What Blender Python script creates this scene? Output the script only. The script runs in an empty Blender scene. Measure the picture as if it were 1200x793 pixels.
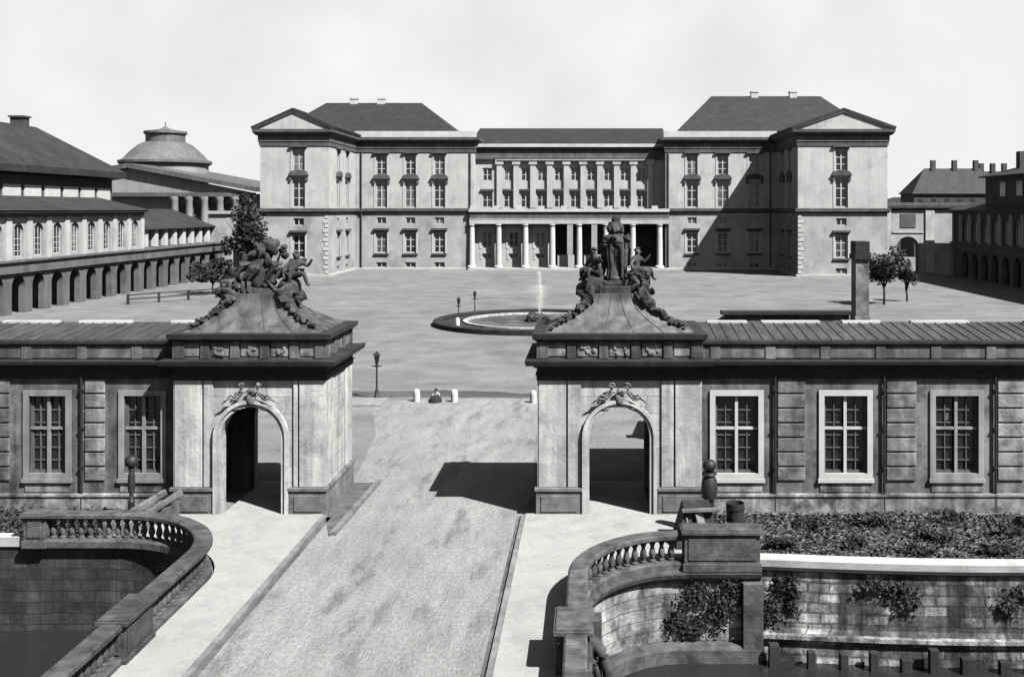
import bpy, bmesh, math, random
from mathutils import Vector, Matrix
random.seed(7)
PI = math.pi
C = bpy.context.scene.collection
SC = bpy.context.scene
F = 1200.0; VX = 690.0; HY = 245.0; EYE = 11.0
def X(px, D): return (px-VX)/F*D
def Z(py, D): return EYE-(py-HY)/F*D

# ------------------------------------------------------------------ materials
ALB = 0.36
def mat(name, base, var=0.25, scale=1.2, rough=0.85, bump=0.0, bscale=None, streak=0.0, brick=None, spots=0.0, flat=False, stretch=(1,1,1), metal=0.0, spec=0.3, grain=0.0):
    base *= ALB
    m = bpy.data.materials.new(name); m.use_nodes = True
    nt = m.node_tree; N = nt.nodes; L = nt.links
    b = N['Principled BSDF']
    b.inputs['Roughness'].default_value = rough
    b.inputs['Metallic'].default_value = metal
    b.inputs['Specular IOR Level'].default_value = spec
    geo = N.new('ShaderNodeNewGeometry')
    mp = N.new('ShaderNodeMapping'); mp.inputs['Scale'].default_value = stretch
    L.new(geo.outputs['Position'], mp.inputs['Vector'])
    def noise(sc, det, vec=None, ro=0.6):
        n = N.new('ShaderNodeTexNoise'); n.inputs['Scale'].default_value = sc
        n.inputs['Detail'].default_value = det; n.inputs['Roughness'].default_value = ro
        L.new(vec or mp.outputs['Vector'], n.inputs['Vector']); return n
    def mrange(src, lo, hi, a=0.3, c=0.7):
        r = N.new('ShaderNodeMapRange'); r.inputs['From Min'].default_value = a; r.inputs['From Max'].default_value = c
        r.inputs['To Min'].default_value = lo; r.inputs['To Max'].default_value = hi
        L.new(src, r.inputs['Value']); return r
    def mul(a, c):
        q = N.new('ShaderNodeMath'); q.operation = 'MULTIPLY'; L.new(a, q.inputs[0]); L.new(c, q.inputs[1]); return q
    n1 = noise(scale, 8); v = mrange(n1.outputs['Fac'], 1-var, 1+var)
    n2 = noise(scale*0.17, 4); v2 = mrange(n2.outputs['Fac'], 1-var*0.7, 1+var*0.7)
    cur = mul(v.outputs[0], v2.outputs[0])
    if streak:
        ms = N.new('ShaderNodeMapping'); ms.inputs['Scale'].default_value = (1, 1, 0.07)
        L.new(geo.outputs['Position'], ms.inputs['Vector'])
        n3 = noise(2.2, 6, ms.outputs['Vector'])
        v3 = mrange(n3.outputs['Fac'], 1-streak, 1+streak*0.4, 0.38, 0.62)
        cur = mul(cur.outputs[0], v3.outputs[0])
    if spots:
        n4 = noise(scale*0.6, 5, None, 0.7)
        v4 = mrange(n4.outputs['Fac'], 1.0, 1-spots, 0.54, 0.66)
        cur = mul(cur.outputs[0], v4.outputs[0])
    if grain:
        n5 = noise(6.5, 3, geo.outputs['Position'], 0.75); v5 = mrange(n5.outputs['Fac'], 1-grain, 1+grain, 0.35, 0.65); cur = mul(cur.outputs[0], v5.outputs[0])
    if brick:
        bw, bh, mort, bvar = brick
        sx = N.new('ShaderNodeSeparateXYZ'); L.new(geo.outputs['Position'], sx.inputs[0])
        ad = N.new('ShaderNodeMath'); ad.operation = 'SUBTRACT'; L.new(sx.outputs['X'], ad.inputs[0]); L.new(sx.outputs['Y'], ad.inputs[1])
        cb = N.new('ShaderNodeCombineXYZ'); L.new(sx.outputs['X'] if flat else ad.outputs[0], cb.inputs['X']); L.new(sx.outputs['Y' if flat else 'Z'], cb.inputs['Y'])
        nd = noise(0.9, 2); 
        mx = N.new('ShaderNodeVectorMath'); mx.operation = 'MULTIPLY_ADD'
        L.new(nd.outputs['Color'], mx.inputs[0]); mx.inputs[1].default_value = (0.14, 0.12, 0) if flat else (0.3, 0.1, 0); L.new(cb.outputs[0], mx.inputs[2])
        bt = N.new('ShaderNodeTexBrick'); L.new(mx.outputs[0], bt.inputs['Vector'])
        bt.inputs['Scale'].default_value = 1.0; bt.inputs['Brick Width'].default_value = bw; bt.inputs['Row Height'].default_value = bh
        bt.inputs['Mortar Size'].default_value = mort; bt.inputs['Bias'].default_value = 0.0
        bt.inputs['Color1'].default_value = (1-bvar,)*3+(1,); bt.inputs['Color2'].default_value = (1+bvar*0.9,)*3+(1,)
        bt.inputs['Mortar'].default_value = (0.45,)*3+(1,)
        bwn = N.new('ShaderNodeRGBToBW'); L.new(bt.outputs['Color'], bwn.inputs[0])
        cur = mul(cur.outputs[0], bwn.outputs[0])
    sc_ = N.new('ShaderNodeMath'); sc_.operation = 'MULTIPLY'; sc_.inputs[1].default_value = base; sc_.use_clamp = True
    L.new(cur.outputs[0], sc_.inputs[0])
    L.new(sc_.outputs[0], b.inputs['Base Color'])
    if bump:
        nb = noise(bscale or scale*4, 6)
        bp = N.new('ShaderNodeBump'); bp.inputs['Strength'].default_value = bump; bp.inputs['Distance'].default_value = 0.05
        if brick:
            s2 = N.new('ShaderNodeMath'); s2.operation = 'MULTIPLY_ADD'; L.new(bt.outputs['Fac'], s2.inputs[0]); s2.inputs[1].default_value = -1.0
            L.new(nb.outputs['Fac'], s2.inputs[2]); L.new(s2.outputs[0], bp.inputs['Height'])
        else: L.new(nb.outputs['Fac'], bp.inputs['Height'])
        L.new(bp.outputs[0], b.inputs['Normal'])
    return m
M = {}
M['stone'] = mat('pale_sandstone', 0.8, 0.2, 1.6, bump=0.3, streak=0.3, spots=0.3, brick=(1.3, 0.62, 0.012, 0.1))
M['stone_trim'] = mat('pale_sandstone_trim', 0.8, 0.22, 2.2, bump=0.3, streak=0.32, spots=0.3)
M['plinth'] = mat('weathered_plinth_stone', 0.24, 0.4, 2.0, bump=0.35, spots=0.5)
M['wing_plinth'] = mat('patchy_plinth_render', 0.4, 0.6, 1.4, bump=0.4, streak=0.5, spots=0.75)
M['soot'] = mat('soot_black_stone', 0.03, 0.6, 2.2, bump=0.35, streak=0.3)
M['attic'] = mat('sooty_attic_stone', 0.18, 0.6, 1.3, bump=0.3, streak=0.55, spots=0.4)
M['carved'] = mat('sooty_carved_stone', 0.075, 0.9, 3.5, bump=0.6, spots=0.6)
M['carved_mid'] = mat('grey_carved_stone', 0.3, 0.4, 5.0, bump=0.4, spots=0.5)
M['lead'] = mat('lead_sheet', 0.16, 0.35, 1.4, rough=0.6, bump=0.15, streak=0.55)
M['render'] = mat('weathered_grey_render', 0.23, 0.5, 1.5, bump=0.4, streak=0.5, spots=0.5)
M['rustic'] = mat('weathered_rusticated_stone', 0.34, 0.6, 1.8, bump=0.5, streak=0.4, spots=0.6)
M['rooftile'] = mat('dark_roof_tile', 0.085, 0.45, 2.0, bump=0.5, bscale=7, stretch=(1.5, 0.4, 1))
M['cap'] = mat('pale_ridge_lead', 0.75, 0.2, 1.0)
M['palace'] = mat('pale_palace_render', 0.76, 0.11, 0.5, bump=0.1, streak=0.08, spots=0.2, grain=0.06)
M['palace_low'] = mat('stained_palace_render', 0.62, 0.22, 0.35, bump=0.1, streak=0.06, spots=0.3)
M['arcade_low'] = mat('grimy_arcade_render', 0.2, 0.3, 0.5, bump=0.2, streak=0.1, spots=0.3)
M['theatre'] = mat('shade_darkened_render', 0.1, 0.3, 0.5, streak=0.1, spots=0.3)  # shade of the right-hand walls is put into this dark colour
M['palace_band'] = mat('grey_entablature_stone', 0.17, 0.3, 0.6, streak=0.25)
M['hood'] = mat('sooty_shaded_hood_stone', 0.13, 0.3, 0.8)  # lintel shade and soot are both in this grey
M['white'] = mat('white_paint', 0.8, 0.1, 1.5, rough=0.6)
M['whitestone'] = mat('white_stone', 0.85, 0.12, 0.9, rough=0.8)
M['slate'] = mat('dark_slate', 0.042, 0.22, 0.5, rough=0.75, bump=0.3, bscale=2.0, streak=0.2, brick=(1.1, 0.42, 0.02, 0.2))
M['slate2'] = mat('brown_slate', 0.05, 0.3, 0.5, rough=0.75, bump=0.3, bscale=2.0, streak=0.2, brick=(1.1, 0.42, 0.02, 0.2))
M['glass'] = mat('dark_window_glass', 0.03, 0.4, 1.0, rough=0.12, spec=0.5)
M['glass_pale'] = mat('curtained_window_glass', 0.2, 0.8, 0.8, rough=0.2, streak=0.6, spec=0.5)
M['grey_paint'] = mat('dull_grey_paint', 0.42, 0.2, 1.5, rough=0.7, streak=0.3)
M['bars'] = mat('grey_glazing_bar', 0.16, 0.2, 2.0)
M['iron'] = mat('black_iron', 0.03, 0.4, 5.0, rough=0.55)
M['gravel'] = mat('gravel', 0.285, 0.24, 0.4, rough=0.95, bump=0.6, bscale=6, stretch=(0.8, 1.0, 1), spots=0.3, grain=0.22)
M['gravel_dark'] = mat('trodden_dark_gravel', 0.12, 0.35, 0.5, rough=0.95, bump=0.4, bscale=6, stretch=(0.4, 1, 1))
M['road'] = mat('pale_gravel_road', 0.4, 0.2, 1.3, rough=0.9, bump=1.0, bscale=13, stretch=(1.2, 0.3, 1), spots=0.4, grain=0.2)
M['pave'] = mat('pale_paving_stone', 0.53, 0.1, 1.2, rough=0.85, bump=0.25, bscale=10, spots=0.15, grain=0.06)
M['kerb'] = mat('kerb_stone', 0.3, 0.35, 2.5, bump=0.3)
M['gutter'] = mat('dirt_gutter', 0.16, 0.5, 1.5, bump=0.4)
M['quay'] = mat('stained_quay_stone', 0.3, 0.95, 1.0, bump=1.0, streak=0.8, spots=0.85, brick=(0.75, 0.31, 0.035, 0.6), grain=0.3)
M['quay_pale'] = mat('pale_quay_stone', 0.5, 0.7, 1.3, bump=0.9, streak=0.5, spots=0.75, brick=(0.8, 0.36, 0.02, 0.35), grain=0.3)
M['quay_dark'] = mat('mossy_quay_stone', 0.055, 0.6, 1.4, bump=0.6, streak=0.4, brick=(0.9, 0.36, 0.02, 0.4))
M['balu'] = mat('weathered_balustrade_stone', 0.115, 0.65, 2.5, bump=0.4, spots=0.3)
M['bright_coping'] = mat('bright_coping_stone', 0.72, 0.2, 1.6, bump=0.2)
M['leaf'] = mat('dark_foliage', 0.05, 0.5, 1.2, rough=0.7)
M['leaf_pale'] = mat('grey_foliage', 0.11, 0.5, 1.5, rough=0.7)
M['bark'] = mat('bark', 0.05, 0.4, 4.0, bump=0.5)
M['wood'] = mat('tarred_wood', 0.045, 0.5, 2.0, bump=0.4, streak=0.4)
M['cloth_dark'] = mat('dark_cloth', 0.03, 0.3, 4.0)
M['cloth_pale'] = mat('pale_cloth', 0.6, 0.2, 4.0)
M['skin'] = mat('skin', 0.35, 0.1, 4.0)
M['church'] = mat('pale_church_render', 0.48, 0.15, 0.3, streak=0.15)
M['copper'] = mat('dull_copper', 0.22, 0.2, 0.5, rough=0.6, streak=0.25)
M['brick'] = mat('dark_brick', 0.1, 0.3, 0.7)
M['spray'] = mat('water_spray', 0.95, 0.02, 1.0, rough=0.5)
w = bpy.data.materials.new('canal_water'); w.use_nodes = True; M['water'] = w
_b = w.node_tree.nodes['Principled BSDF']; _b.inputs['Base Color'].default_value = (0.012, 0.012, 0.012, 1); _b.inputs['Roughness'].default_value = 0.12
_n = w.node_tree.nodes.new('ShaderNodeTexNoise'); _n.inputs['Scale'].default_value = 3.0; _n.inputs['Detail'].default_value = 4
_g = w.node_tree.nodes.new('ShaderNodeNewGeometry'); w.node_tree.links.new(_g.outputs['Position'], _n.inputs['Vector'])
_p = w.node_tree.nodes.new('ShaderNodeBump'); _p.inputs['Strength'].default_value = 0.4; _p.inputs['Distance'].default_value = 0.06
w.node_tree.links.new(_n.outputs['Fac'], _p.inputs['Height']); w.node_tree.links.new(_p.outputs[0], _b.inputs['Normal'])

M['basin'] = mat('shallow_basin_water', 0.16, 0.6, 0.6, rough=0.6, spec=0.0)
# ------------------------------------------------------------------ mesh builder
class MB:
    def __init__(s): s.bm = bmesh.new()
    def face(s, pts):
        try: return s.bm.faces.new([s.bm.verts.new(p) for p in pts])
        except ValueError: return None
    def box(s, x0, x1, y0, y1, z0, z1):
        v = [s.bm.verts.new(p) for p in ((x0,y0,z0),(x1,y0,z0),(x1,y1,z0),(x0,y1,z0),(x0,y0,z1),(x1,y0,z1),(x1,y1,z1),(x0,y1,z1))]
        for f in ((0,3,2,1),(4,5,6,7),(0,1,5,4),(1,2,6,5),(2,3,7,6),(3,0,4,7)): s.bm.faces.new([v[i] for i in f])
        return s
    def bar(s, a, b, w_, h_, up=(0,0,1)):
        a = Vector(a); b = Vector(b); d = (b-a).normalized(); u = Vector(up)
        if abs(d.dot(u)) > 0.98: u = Vector((0,1,0))
        r = d.cross(u).normalized()*w_/2; t = r.cross(d).normalized()*h_/2
        q = [s.bm.verts.new(p+o) for p in (a, b) for o in (-r-t, r-t, r+t, -r+t)]
        for f in ((0,1,2,3),(7,6,5,4),(0,4,5,1),(1,5,6,2),(2,6,7,3),(3,7,4,0)): s.bm.faces.new([q[i] for i in f])
        return s
    def prism(s, poly, z0, z1):
        lo = [s.bm.verts.new((p[0], p[1], z0)) for p in poly]; hi = [s.bm.verts.new((p[0], p[1], z1)) for p in poly]
        n = len(poly); s.bm.faces.new(lo[::-1]); s.bm.faces.new(hi)
        for i in range(n): s.bm.faces.new((lo[i], lo[(i+1)%n], hi[(i+1)%n], hi[i]))
        return s
    def lathe(s, c, prof, n=16, rx=1, ry=1, ring=False):
        rings = []
        for r, z in prof:
            if r < 1e-5: rings.append([s.bm.verts.new((c[0], c[1], c[2]+z))])
            else: rings.append([s.bm.verts.new((c[0]+rx*r*math.cos(2*PI*i/n), c[1]+ry*r*math.sin(2*PI*i/n), c[2]+z)) for i in range(n)])
        for a, b in zip(rings, rings[1:]):
            for i in range(n):
                j = (i+1)%n
                if len(a) == 1 and len(b) == 1: continue
                if len(a) == 1: s.bm.faces.new((a[0], b[i], b[j]))
                elif len(b) == 1: s.bm.faces.new((a[i], a[j], b[0]))
                else: s.bm.faces.new((a[i], a[j], b[j], b[i]))
        if ring:
            a, b = rings[-1], rings[0]
            for i in range(n): s.bm.faces.new((a[i], a[(i+1)%n], b[(i+1)%n], b[i]))
            return s
        if len(rings[0]) > 1: s.bm.faces.new(rings[0][::-1])
        if len(rings[-1]) > 1: s.bm.faces.new(rings[-1])
        return s
    def tube(s, pts, rad, n=8):
        pts = [Vector(p) for p in pts]; k = len(pts)
        if not isinstance(rad, (list, tuple)): rad = [rad]*k
        rings = []
        for i, p in enumerate(pts):
            d = (pts[min(i+1, k-1)]-pts[max(i-1, 0)]).normalized()
            u = Vector((0,0,1)) if abs(d.z) < 0.9 else Vector((0,1,0))
            a = d.cross(u).normalized(); b = d.cross(a).normalized()
            rings.append([s.bm.verts.new(p+(a*math.cos(2*PI*j/n)+b*math.sin(2*PI*j/n))*rad[i]) for j in range(n)])
        for a, b in zip(rings, rings[1:]):
            for j in range(n): s.bm.faces.new((a[j], a[(j+1)%n], b[(j+1)%n], b[j]))
        s.bm.faces.new(rings[0][::-1]); s.bm.faces.new(rings[-1])
        return s
    def blob(s, c, r, sub=2, jit=0.15, sc=(1,1,1), rot=None):
        mtx = Matrix.Translation(c) @ (rot.to_4x4() if rot else Matrix.Identity(4)) @ Matrix.Diagonal((r*sc[0], r*sc[1], r*sc[2], 1))
        g = bmesh.ops.create_icosphere(s.bm, subdivisions=sub, radius=1.0, matrix=mtx)
        for v in g['verts']: v.co += (v.co-Vector(c))*random.uniform(-jit, jit)
        return s
    def sweep(s, path, prof, closed=False, caps=True):
        """mitred moulding; prof = polygon of (outward, z), outward = right-hand side of the path"""
        n = len(path); rows = []
        for i in range(n):
            p = Vector(path[i])
            a = Vector(path[i-1]) if (closed or i > 0) else None
            b = Vector(path[(i+1)%n]) if (closed or i < n-1) else None
            ns = []
            if a is not None: d = (p-a).normalized(); ns.append(Vector((d.y, -d.x)))
            if b is not None: d = (b-p).normalized(); ns.append(Vector((d.y, -d.x)))
            if len(ns) == 2:
                m = (ns[0]+ns[1]); m = m/max(0.2, (1+ns[0].dot(ns[1])))
            else: m = ns[0]
            rows.append([s.bm.verts.new((p.x+m.x*o, p.y+m.y*o, z)) for o, z in prof])
        k = len(prof)
        rng = range(n) if closed else range(n-1)
        for i in rng:
            a, b = rows[i], rows[(i+1)%n]
            for j in range(k): s.bm.faces.new((a[j], a[(j+1)%k], b[(j+1)%k], b[j]))
        if not closed and caps: s.bm.faces.new(rows[0][::-1]); s.bm.faces.new(rows[-1])
        return s
    def wall(s, O, U, Nn, u0, u1, z0, z1, holes=(), depth=0.35):
        """wall face with real openings; hole = (u0,z0,u1,z1,arched); reveals go 'depth' inwards"""
        O = Vector(O); U = Vector(U); Nn = Vector(Nn)
        P = lambda u, z, d=0.0: O+U*u+Vector((0,0,z))+Nn*d
        us = sorted({u0, u1, *[h[0] for h in holes], *[h[2] for h in holes]}); zs = sorted({z0, z1, *[h[1] for h in holes], *[h[3] for h in holes]})
        us = [u for u in us if u0-1e-6 <= u <= u1+1e-6]; zs = [z for z in zs if z0-1e-6 <= z <= z1+1e-6]
        for a, b in zip(us, us[1:]):
            for c, d in zip(zs, zs[1:]):
                mu, mz = (a+b)/2, (c+d)/2
                if any(h[0] < mu < h[2] and h[1] < mz < h[3] for h in holes): continue
                s.face([P(a,c), P(b,c), P(b,d), P(a,d)])
        for h in holes:
            a, c, b, d = h[:4]; arch = len(h) > 4 and h[4]
            if arch:
                r = (b-a)/2; cu = (a+b)/2; sp = d-r; K = 14
                arc = [(cu-r*math.cos(PI*i/K), sp+r*math.sin(PI*i/K)) for i in range(K+1)]
                for i in range(K):
                    q, t = arc[i], arc[i+1]
                    cor = (a, d) if i < K/2 else (b, d)
                    s.face([P(*cor), P(*q), P(*t)])
                    s.face([P(*q), P(*q, -depth), P(*t, -depth), P(*t)])
                s.face([P(cu, d), P(a, d), P(*arc[K//2])]) if False else None
                top = sp
            else:
                top = d; s.face([P(a,d), P(b,d), P(b,d,-depth), P(a,d,-depth)])
            s.face([P(a,c), P(a,top), P(a,top,-depth), P(a,c,-depth)])
            s.face([P(b,c), P(b,top), P(b,top,-depth), P(b,c,-depth)])
            if c > z0+1e-4: s.face([P(a,c), P(b,c), P(b,c,-depth), P(a,c,-depth)])
        return s
    def addmesh(s, me, mtx=None):
        t = bmesh.new(); t.from_mesh(me)
        if mtx is not None: t.transform(mtx)
        tm = bpy.data.meshes.new('t'); t.to_mesh(tm); t.free(); s.bm.from_mesh(tm); bpy.data.meshes.remove(tm); return s
    def mesh(s, name, off=(0,0,0), smooth=False):
        bmesh.ops.remove_doubles(s.bm, verts=s.bm.verts, dist=1e-5)
        bmesh.ops.recalc_face_normals(s.bm, faces=s.bm.faces)
        bmesh.ops.translate(s.bm, verts=s.bm.verts, vec=-Vector(off))
        me = bpy.data.meshes.new(name); s.bm.to_mesh(me); s.bm.free()
        if smooth:
            me.polygons.foreach_set('use_smooth', [True]*len(me.polygons)); me.set_sharp_from_angle(angle=math.radians(40))
        return me
def link(name, me, m, parent=None, loc=(0,0,0), rz=0, bevel=0):
    if m is not None and not me.materials: me.materials.append(M[m])
    o = bpy.data.objects.new(name, me); C.objects.link(o); o.parent = parent; o.location = loc; o.rotation_euler = (0,0,rz)
    if bevel:
        bv = o.modifiers.new('bevel', 'BEVEL'); bv.width = bevel; bv.segments = 2; bv.limit_method = 'ANGLE'; bv.angle_limit = math.radians(50)
    return o
ORI = {}
def thing(name, loc, label, cat, group=None):
    o = bpy.data.objects.new(name, None); C.objects.link(o); o.location = loc; o.empty_display_size = 0.3
    o['label'] = label; o['category'] = cat
    if group: o['group'] = group
    ORI[o] = Vector(loc); return o
def part(name, mb, m, parent, smooth=False, bevel=0, label=None):
    off = ORI[parent]; o = link(name, mb.mesh(name, off, smooth), m, parent, bevel=bevel); ORI[o] = off
    if label: o['label'] = label
    return o
def single(name, mb, m, loc, label, cat, group=None, smooth=False, bevel=0):
    o = link(name, mb.mesh(name, loc, smooth), m, None, loc, bevel=bevel); o['label'] = label; o['category'] = cat; ORI[o] = Vector(loc)
    if group: o['group'] = group
    return o
def struct(name, mb, m, smooth=False, kind='structure'):
    o = link(name, mb.mesh(name, (0,0,0), smooth), m); o['kind'] = kind; return o
def placed(name, me, m, root, wloc, rz=0, parent=None):
    """shared-mesh part at a world place (rotated about z)"""
    return link(name, me, m, root, Vector(wloc)-ORI[root], rz)
def copy_tree(o, loc, label):
    c = o.copy(); C.objects.link(c); c.location = loc; c['label'] = label
    for ch in o.children:
        d = ch.copy(); C.objects.link(d); d.parent = c
        for g in ch.children:
            e = g.copy(); C.objects.link(e); e.parent = d
    return c
def skin_mesh(verts, edges, radii, root=0, sub=2):
    me = bpy.data.meshes.new('sk'); me.from_pydata([Vector(v) for v in verts], edges, []); o = bpy.data.objects.new('sk', me); C.objects.link(o)
    o.modifiers.new('s', 'SKIN'); sv = me.skin_vertices[0].data
    for i, r in enumerate(radii):
        rr = r if isinstance(r, tuple) else (r, r); sv[i].radius = rr; sv[i].use_root = (i == root)
    ss = o.modifiers.new('d', 'SUBSURF'); ss.levels = sub; ss.render_levels = sub
    dg = bpy.context.evaluated_depsgraph_get(); r = bpy.data.meshes.new_from_object(o.evaluated_get(dg))
    bpy.data.objects.remove(o); bpy.data.meshes.remove(me); return r
def figure(pose, fat=1.0, hair=True):
    """one continuous body; pose = dict of joint positions (metres, facing -y)"""
    names = ['pelvis','waist','chest','neck','head','crown','shl','ell','wrl','hal','shr','elr','wrr','har','hil','knl','anl','tol','hir','knr','anr','tor']
    rad = dict(pelvis=(.15,.12), waist=(.13,.1), chest=(.16,.11), neck=.055, head=.095, crown=.075, shl=.07, ell=.048, wrl=.033, hal=.035, shr=.07, elr=.048, wrr=.033, har=.035,
               hil=.1, knl=.062, anl=.042, tol=.038, hir=.1, knr=.062, anr=.042, tor=.038)
    ed = [('pelvis','waist'),('waist','chest'),('chest','neck'),('neck','head'),('head','crown'),('chest','shl'),('shl','ell'),('ell','wrl'),('wrl','hal'),('chest','shr'),('shr','elr'),('elr','wrr'),('wrr','har'),
          ('pelvis','hil'),('hil','knl'),('knl','anl'),('anl','tol'),('pelvis','hir'),('hir','knr'),('knr','anr'),('anr','tor')]
    ix = {n: i for i, n in enumerate(names)}
    rr = []
    for n in names:
        r = rad[n]; rr.append(tuple(q*fat for q in r) if isinstance(r, tuple) else r*fat)
    me = skin_mesh([pose[n] for n in names], [(ix[a], ix[b]) for a, b in ed], rr)
    mb = MB(); mb.addmesh(me); bpy.data.meshes.remove(me)
    h = Vector(pose['head']); f = Vector(pose.get('face', (0,-1,0))).normalized(); r_ = f.cross(Vector((0,0,1))).normalized()
    mb.blob(h+f*.105+Vector((0,0,-.01)), .025, 1, 0, (1,1,1.4))           # nose
    for sgn in (-1, 1):
        mb.blob(h+f*.085+r_*.035*sgn+Vector((0,0,.03)), .018, 1, 0, (1.2,1,.8))
        mb.blob(h+r_*.1*sgn, .028, 1, 0, (.6,1,1.3))                        # ears
    mb.blob(h+f*.09+Vector((0,0,-.05)), .02, 1, 0, (1.5,.8,.5))
    if hair: 
        for k in range(14):
            a = random.uniform(0, 2*PI); e = random.uniform(.1, 1.4)
            d = Vector((math.cos(a)*math.cos(e), math.sin(a)*math.cos(e), math.sin(e)))
            if d.dot(f) > .6: continue
            mb.blob(h+Vector((0,0,.03))+d*.1, .045, 1, .1)
    return mb
def leaves(center, radii, n, size, clumps=9, seed=1, flat=0.0, fill=0.55):
    rnd = random.Random(seed); V = []; Fc = []
    cl = []
    for k in range(clumps):
        d = Vector((rnd.gauss(0,1), rnd.gauss(0,1), rnd.gauss(0,1))).normalized()*rnd.uniform(.25, .8)
        cl.append((Vector((d.x*radii[0], d.y*radii[1], d.z*radii[2])), rnd.uniform(.28, fill)))
    for i in range(n):
        c, r = rnd.choice(cl)
        d = Vector((rnd.gauss(0,1), rnd.gauss(0,1), rnd.gauss(0,1))).normalized()*(rnd.random()**.4)*r
        p = Vector(center)+c+Vector((d.x*radii[0], d.y*radii[1], d.z*radii[2]))
        a = Vector((rnd.gauss(0,1), rnd.gauss(0,1), rnd.gauss(0,.6))).normalized(); b = a.cross(Vector((rnd.gauss(0,1), rnd.gauss(0,1), rnd.gauss(0,1)))).normalized()
        s = size*rnd.uniform(.6, 1.3); j = len(V)
        V += [p-a*s, p+b*s*.45, p+a*s, p-b*s*.45]; Fc.append((j, j+1, j+2, j+3))
    return V, Fc
def leafmesh(VF, off):
    me = bpy.data.meshes.new('leaves'); me.from_pydata([v-Vector(off) for v in VF[0]], [], VF[1]); return me

# ------------------------------------------------------------------ window prototypes (origin = bottom centre of the opening, facing -y)
def win_meshes(wd, ht, fr=0.12, bar=0.05, cols=2, rows=3, arched=False, surround=0.0, rec=0.2):
    f = MB(); y0, y1 = rec, rec+0.08
    def arcpts(r, zc): return [(-r*math.cos(PI*i/12), zc+r*math.sin(PI*i/12)) for i in range(13)]
    if not arched:
        f.box(-wd/2, -wd/2+fr, y0, y1, 0, ht); f.box(wd/2-fr, wd/2, y0, y1, 0, ht); f.box(-wd/2+fr, wd/2-fr, y0, y1, 0, fr); f.box(-wd/2+fr, wd/2-fr, y0, y1, ht-fr, ht)
        top = ht-fr
    else:
        top = ht-wd/2
        f.box(-wd/2, -wd/2+fr, y0, y1, 0, top); f.box(wd/2-fr, wd/2, y0, y1, 0, top); f.box(-wd/2+fr, wd/2-fr, y0, y1, 0, fr)
        o = arcpts(wd/2, top); i_ = arcpts(wd/2-fr, top)
        for k in range(12):
            f.face([(o[k][0],y0,o[k][1]),(o[k+1][0],y0,o[k+1][1]),(i_[k+1][0],y0,i_[k+1][1]),(i_[k][0],y0,i_[k][1])])
    for c in range(1, cols):
        x = -wd/2+wd*c/cols; bb = bar*1.6 if (cols % 2 == 0 and c == cols//2) else bar; f.box(x-bb/2, x+bb/2, y0-.01, y1-.03, fr, ht-fr)
    for r in range(1, rows):
        z = top*r/rows; f.box(-wd/2+fr, wd/2-fr, y0+.003, y1-.035, z-bar/2, z+bar/2)
    p = MB()
    if arched:
        o = arcpts(wd/2-.02, top); p.face([(wd/2-.02, y1-.02, 0.02)]+[(a, y1-.02, b) for a, b in o[::-1]]+[(-wd/2+.02, y1-.02, 0.02)])
    else: p.face([(-wd/2+.02, y1-.02, .02), (wd/2-.02, y1-.02, .02), (wd/2-.02, y1-.02, ht-.02), (-wd/2+.02, y1-.02, ht-.02)])
    out = {'frame': f.mesh('window'), 'pane': p.mesh('pane')}
    if surround:
        q = MB(); q.box(-wd/2-surround, -wd/2, -.08, .05, -.1, ht+surround); q.box(wd/2, wd/2+surround, -.08, .05, -.1, ht+surround); q.box(-wd/2, wd/2, -.08, .05, ht, ht+surround)
        out['surround'] = q.mesh('surround')
    return out
def hood_mesh(wd, kind):
    q = MB()
    if kind == 'flat': q.box(-wd/2-.45, wd/2+.45, -.45, .02, .28, .62); q.box(-wd/2-.25, wd/2+.25, -.2, .02, .05, .278)
    else:
        K = 10; h = .95
        o = [(-(wd/2+.6)*math.cos(PI*i/K), .3+h*math.sin(PI*i/K)) for i in range(K+1)]
        fr = [(a, -.45, b) for a, b in o]; bk = [(a, .02, b) for a, b in o]
        q.face(fr); 
        for k in range(K): q.face([fr[k], fr[k+1], bk[k+1], bk[k]])
        q.face([fr[0], bk[0], bk[-1], fr[-1]])
        q.box(-wd/2-.45, -wd/2-.1, -.3, .02, -.55, .298); q.box(wd/2+.1, wd/2+.45, -.3, .02, -.55, .298)
    return q.mesh('hood')
def sill_mesh(wd): q = MB(); q.box(-wd/2-.35, wd/2+.35, -.28, .02, -.3, -.02); return q.mesh('sill')
RW = random.Random(77)
def put_window(root, me, loc, rz=0, hood=None, ht=0, sill=None, mats=('white','glass')):
    fo = placed('window', me['frame'], mats[0], root, loc, rz)
    pn_ = link('pane', me['pane'], mats[1], fo)
    if RW.random() < .35: pn_.material_slots[0].link = 'OBJECT'; pn_.material_slots[0].material = M['glass_pale']
    if 'surround' in me: link('surround', me['surround'], 'white', fo)
    if hood: link('hood', hood, 'hood', fo, (0,0,ht))
    if sill: link('sill', sill, 'hood', fo)
    return fo

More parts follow.
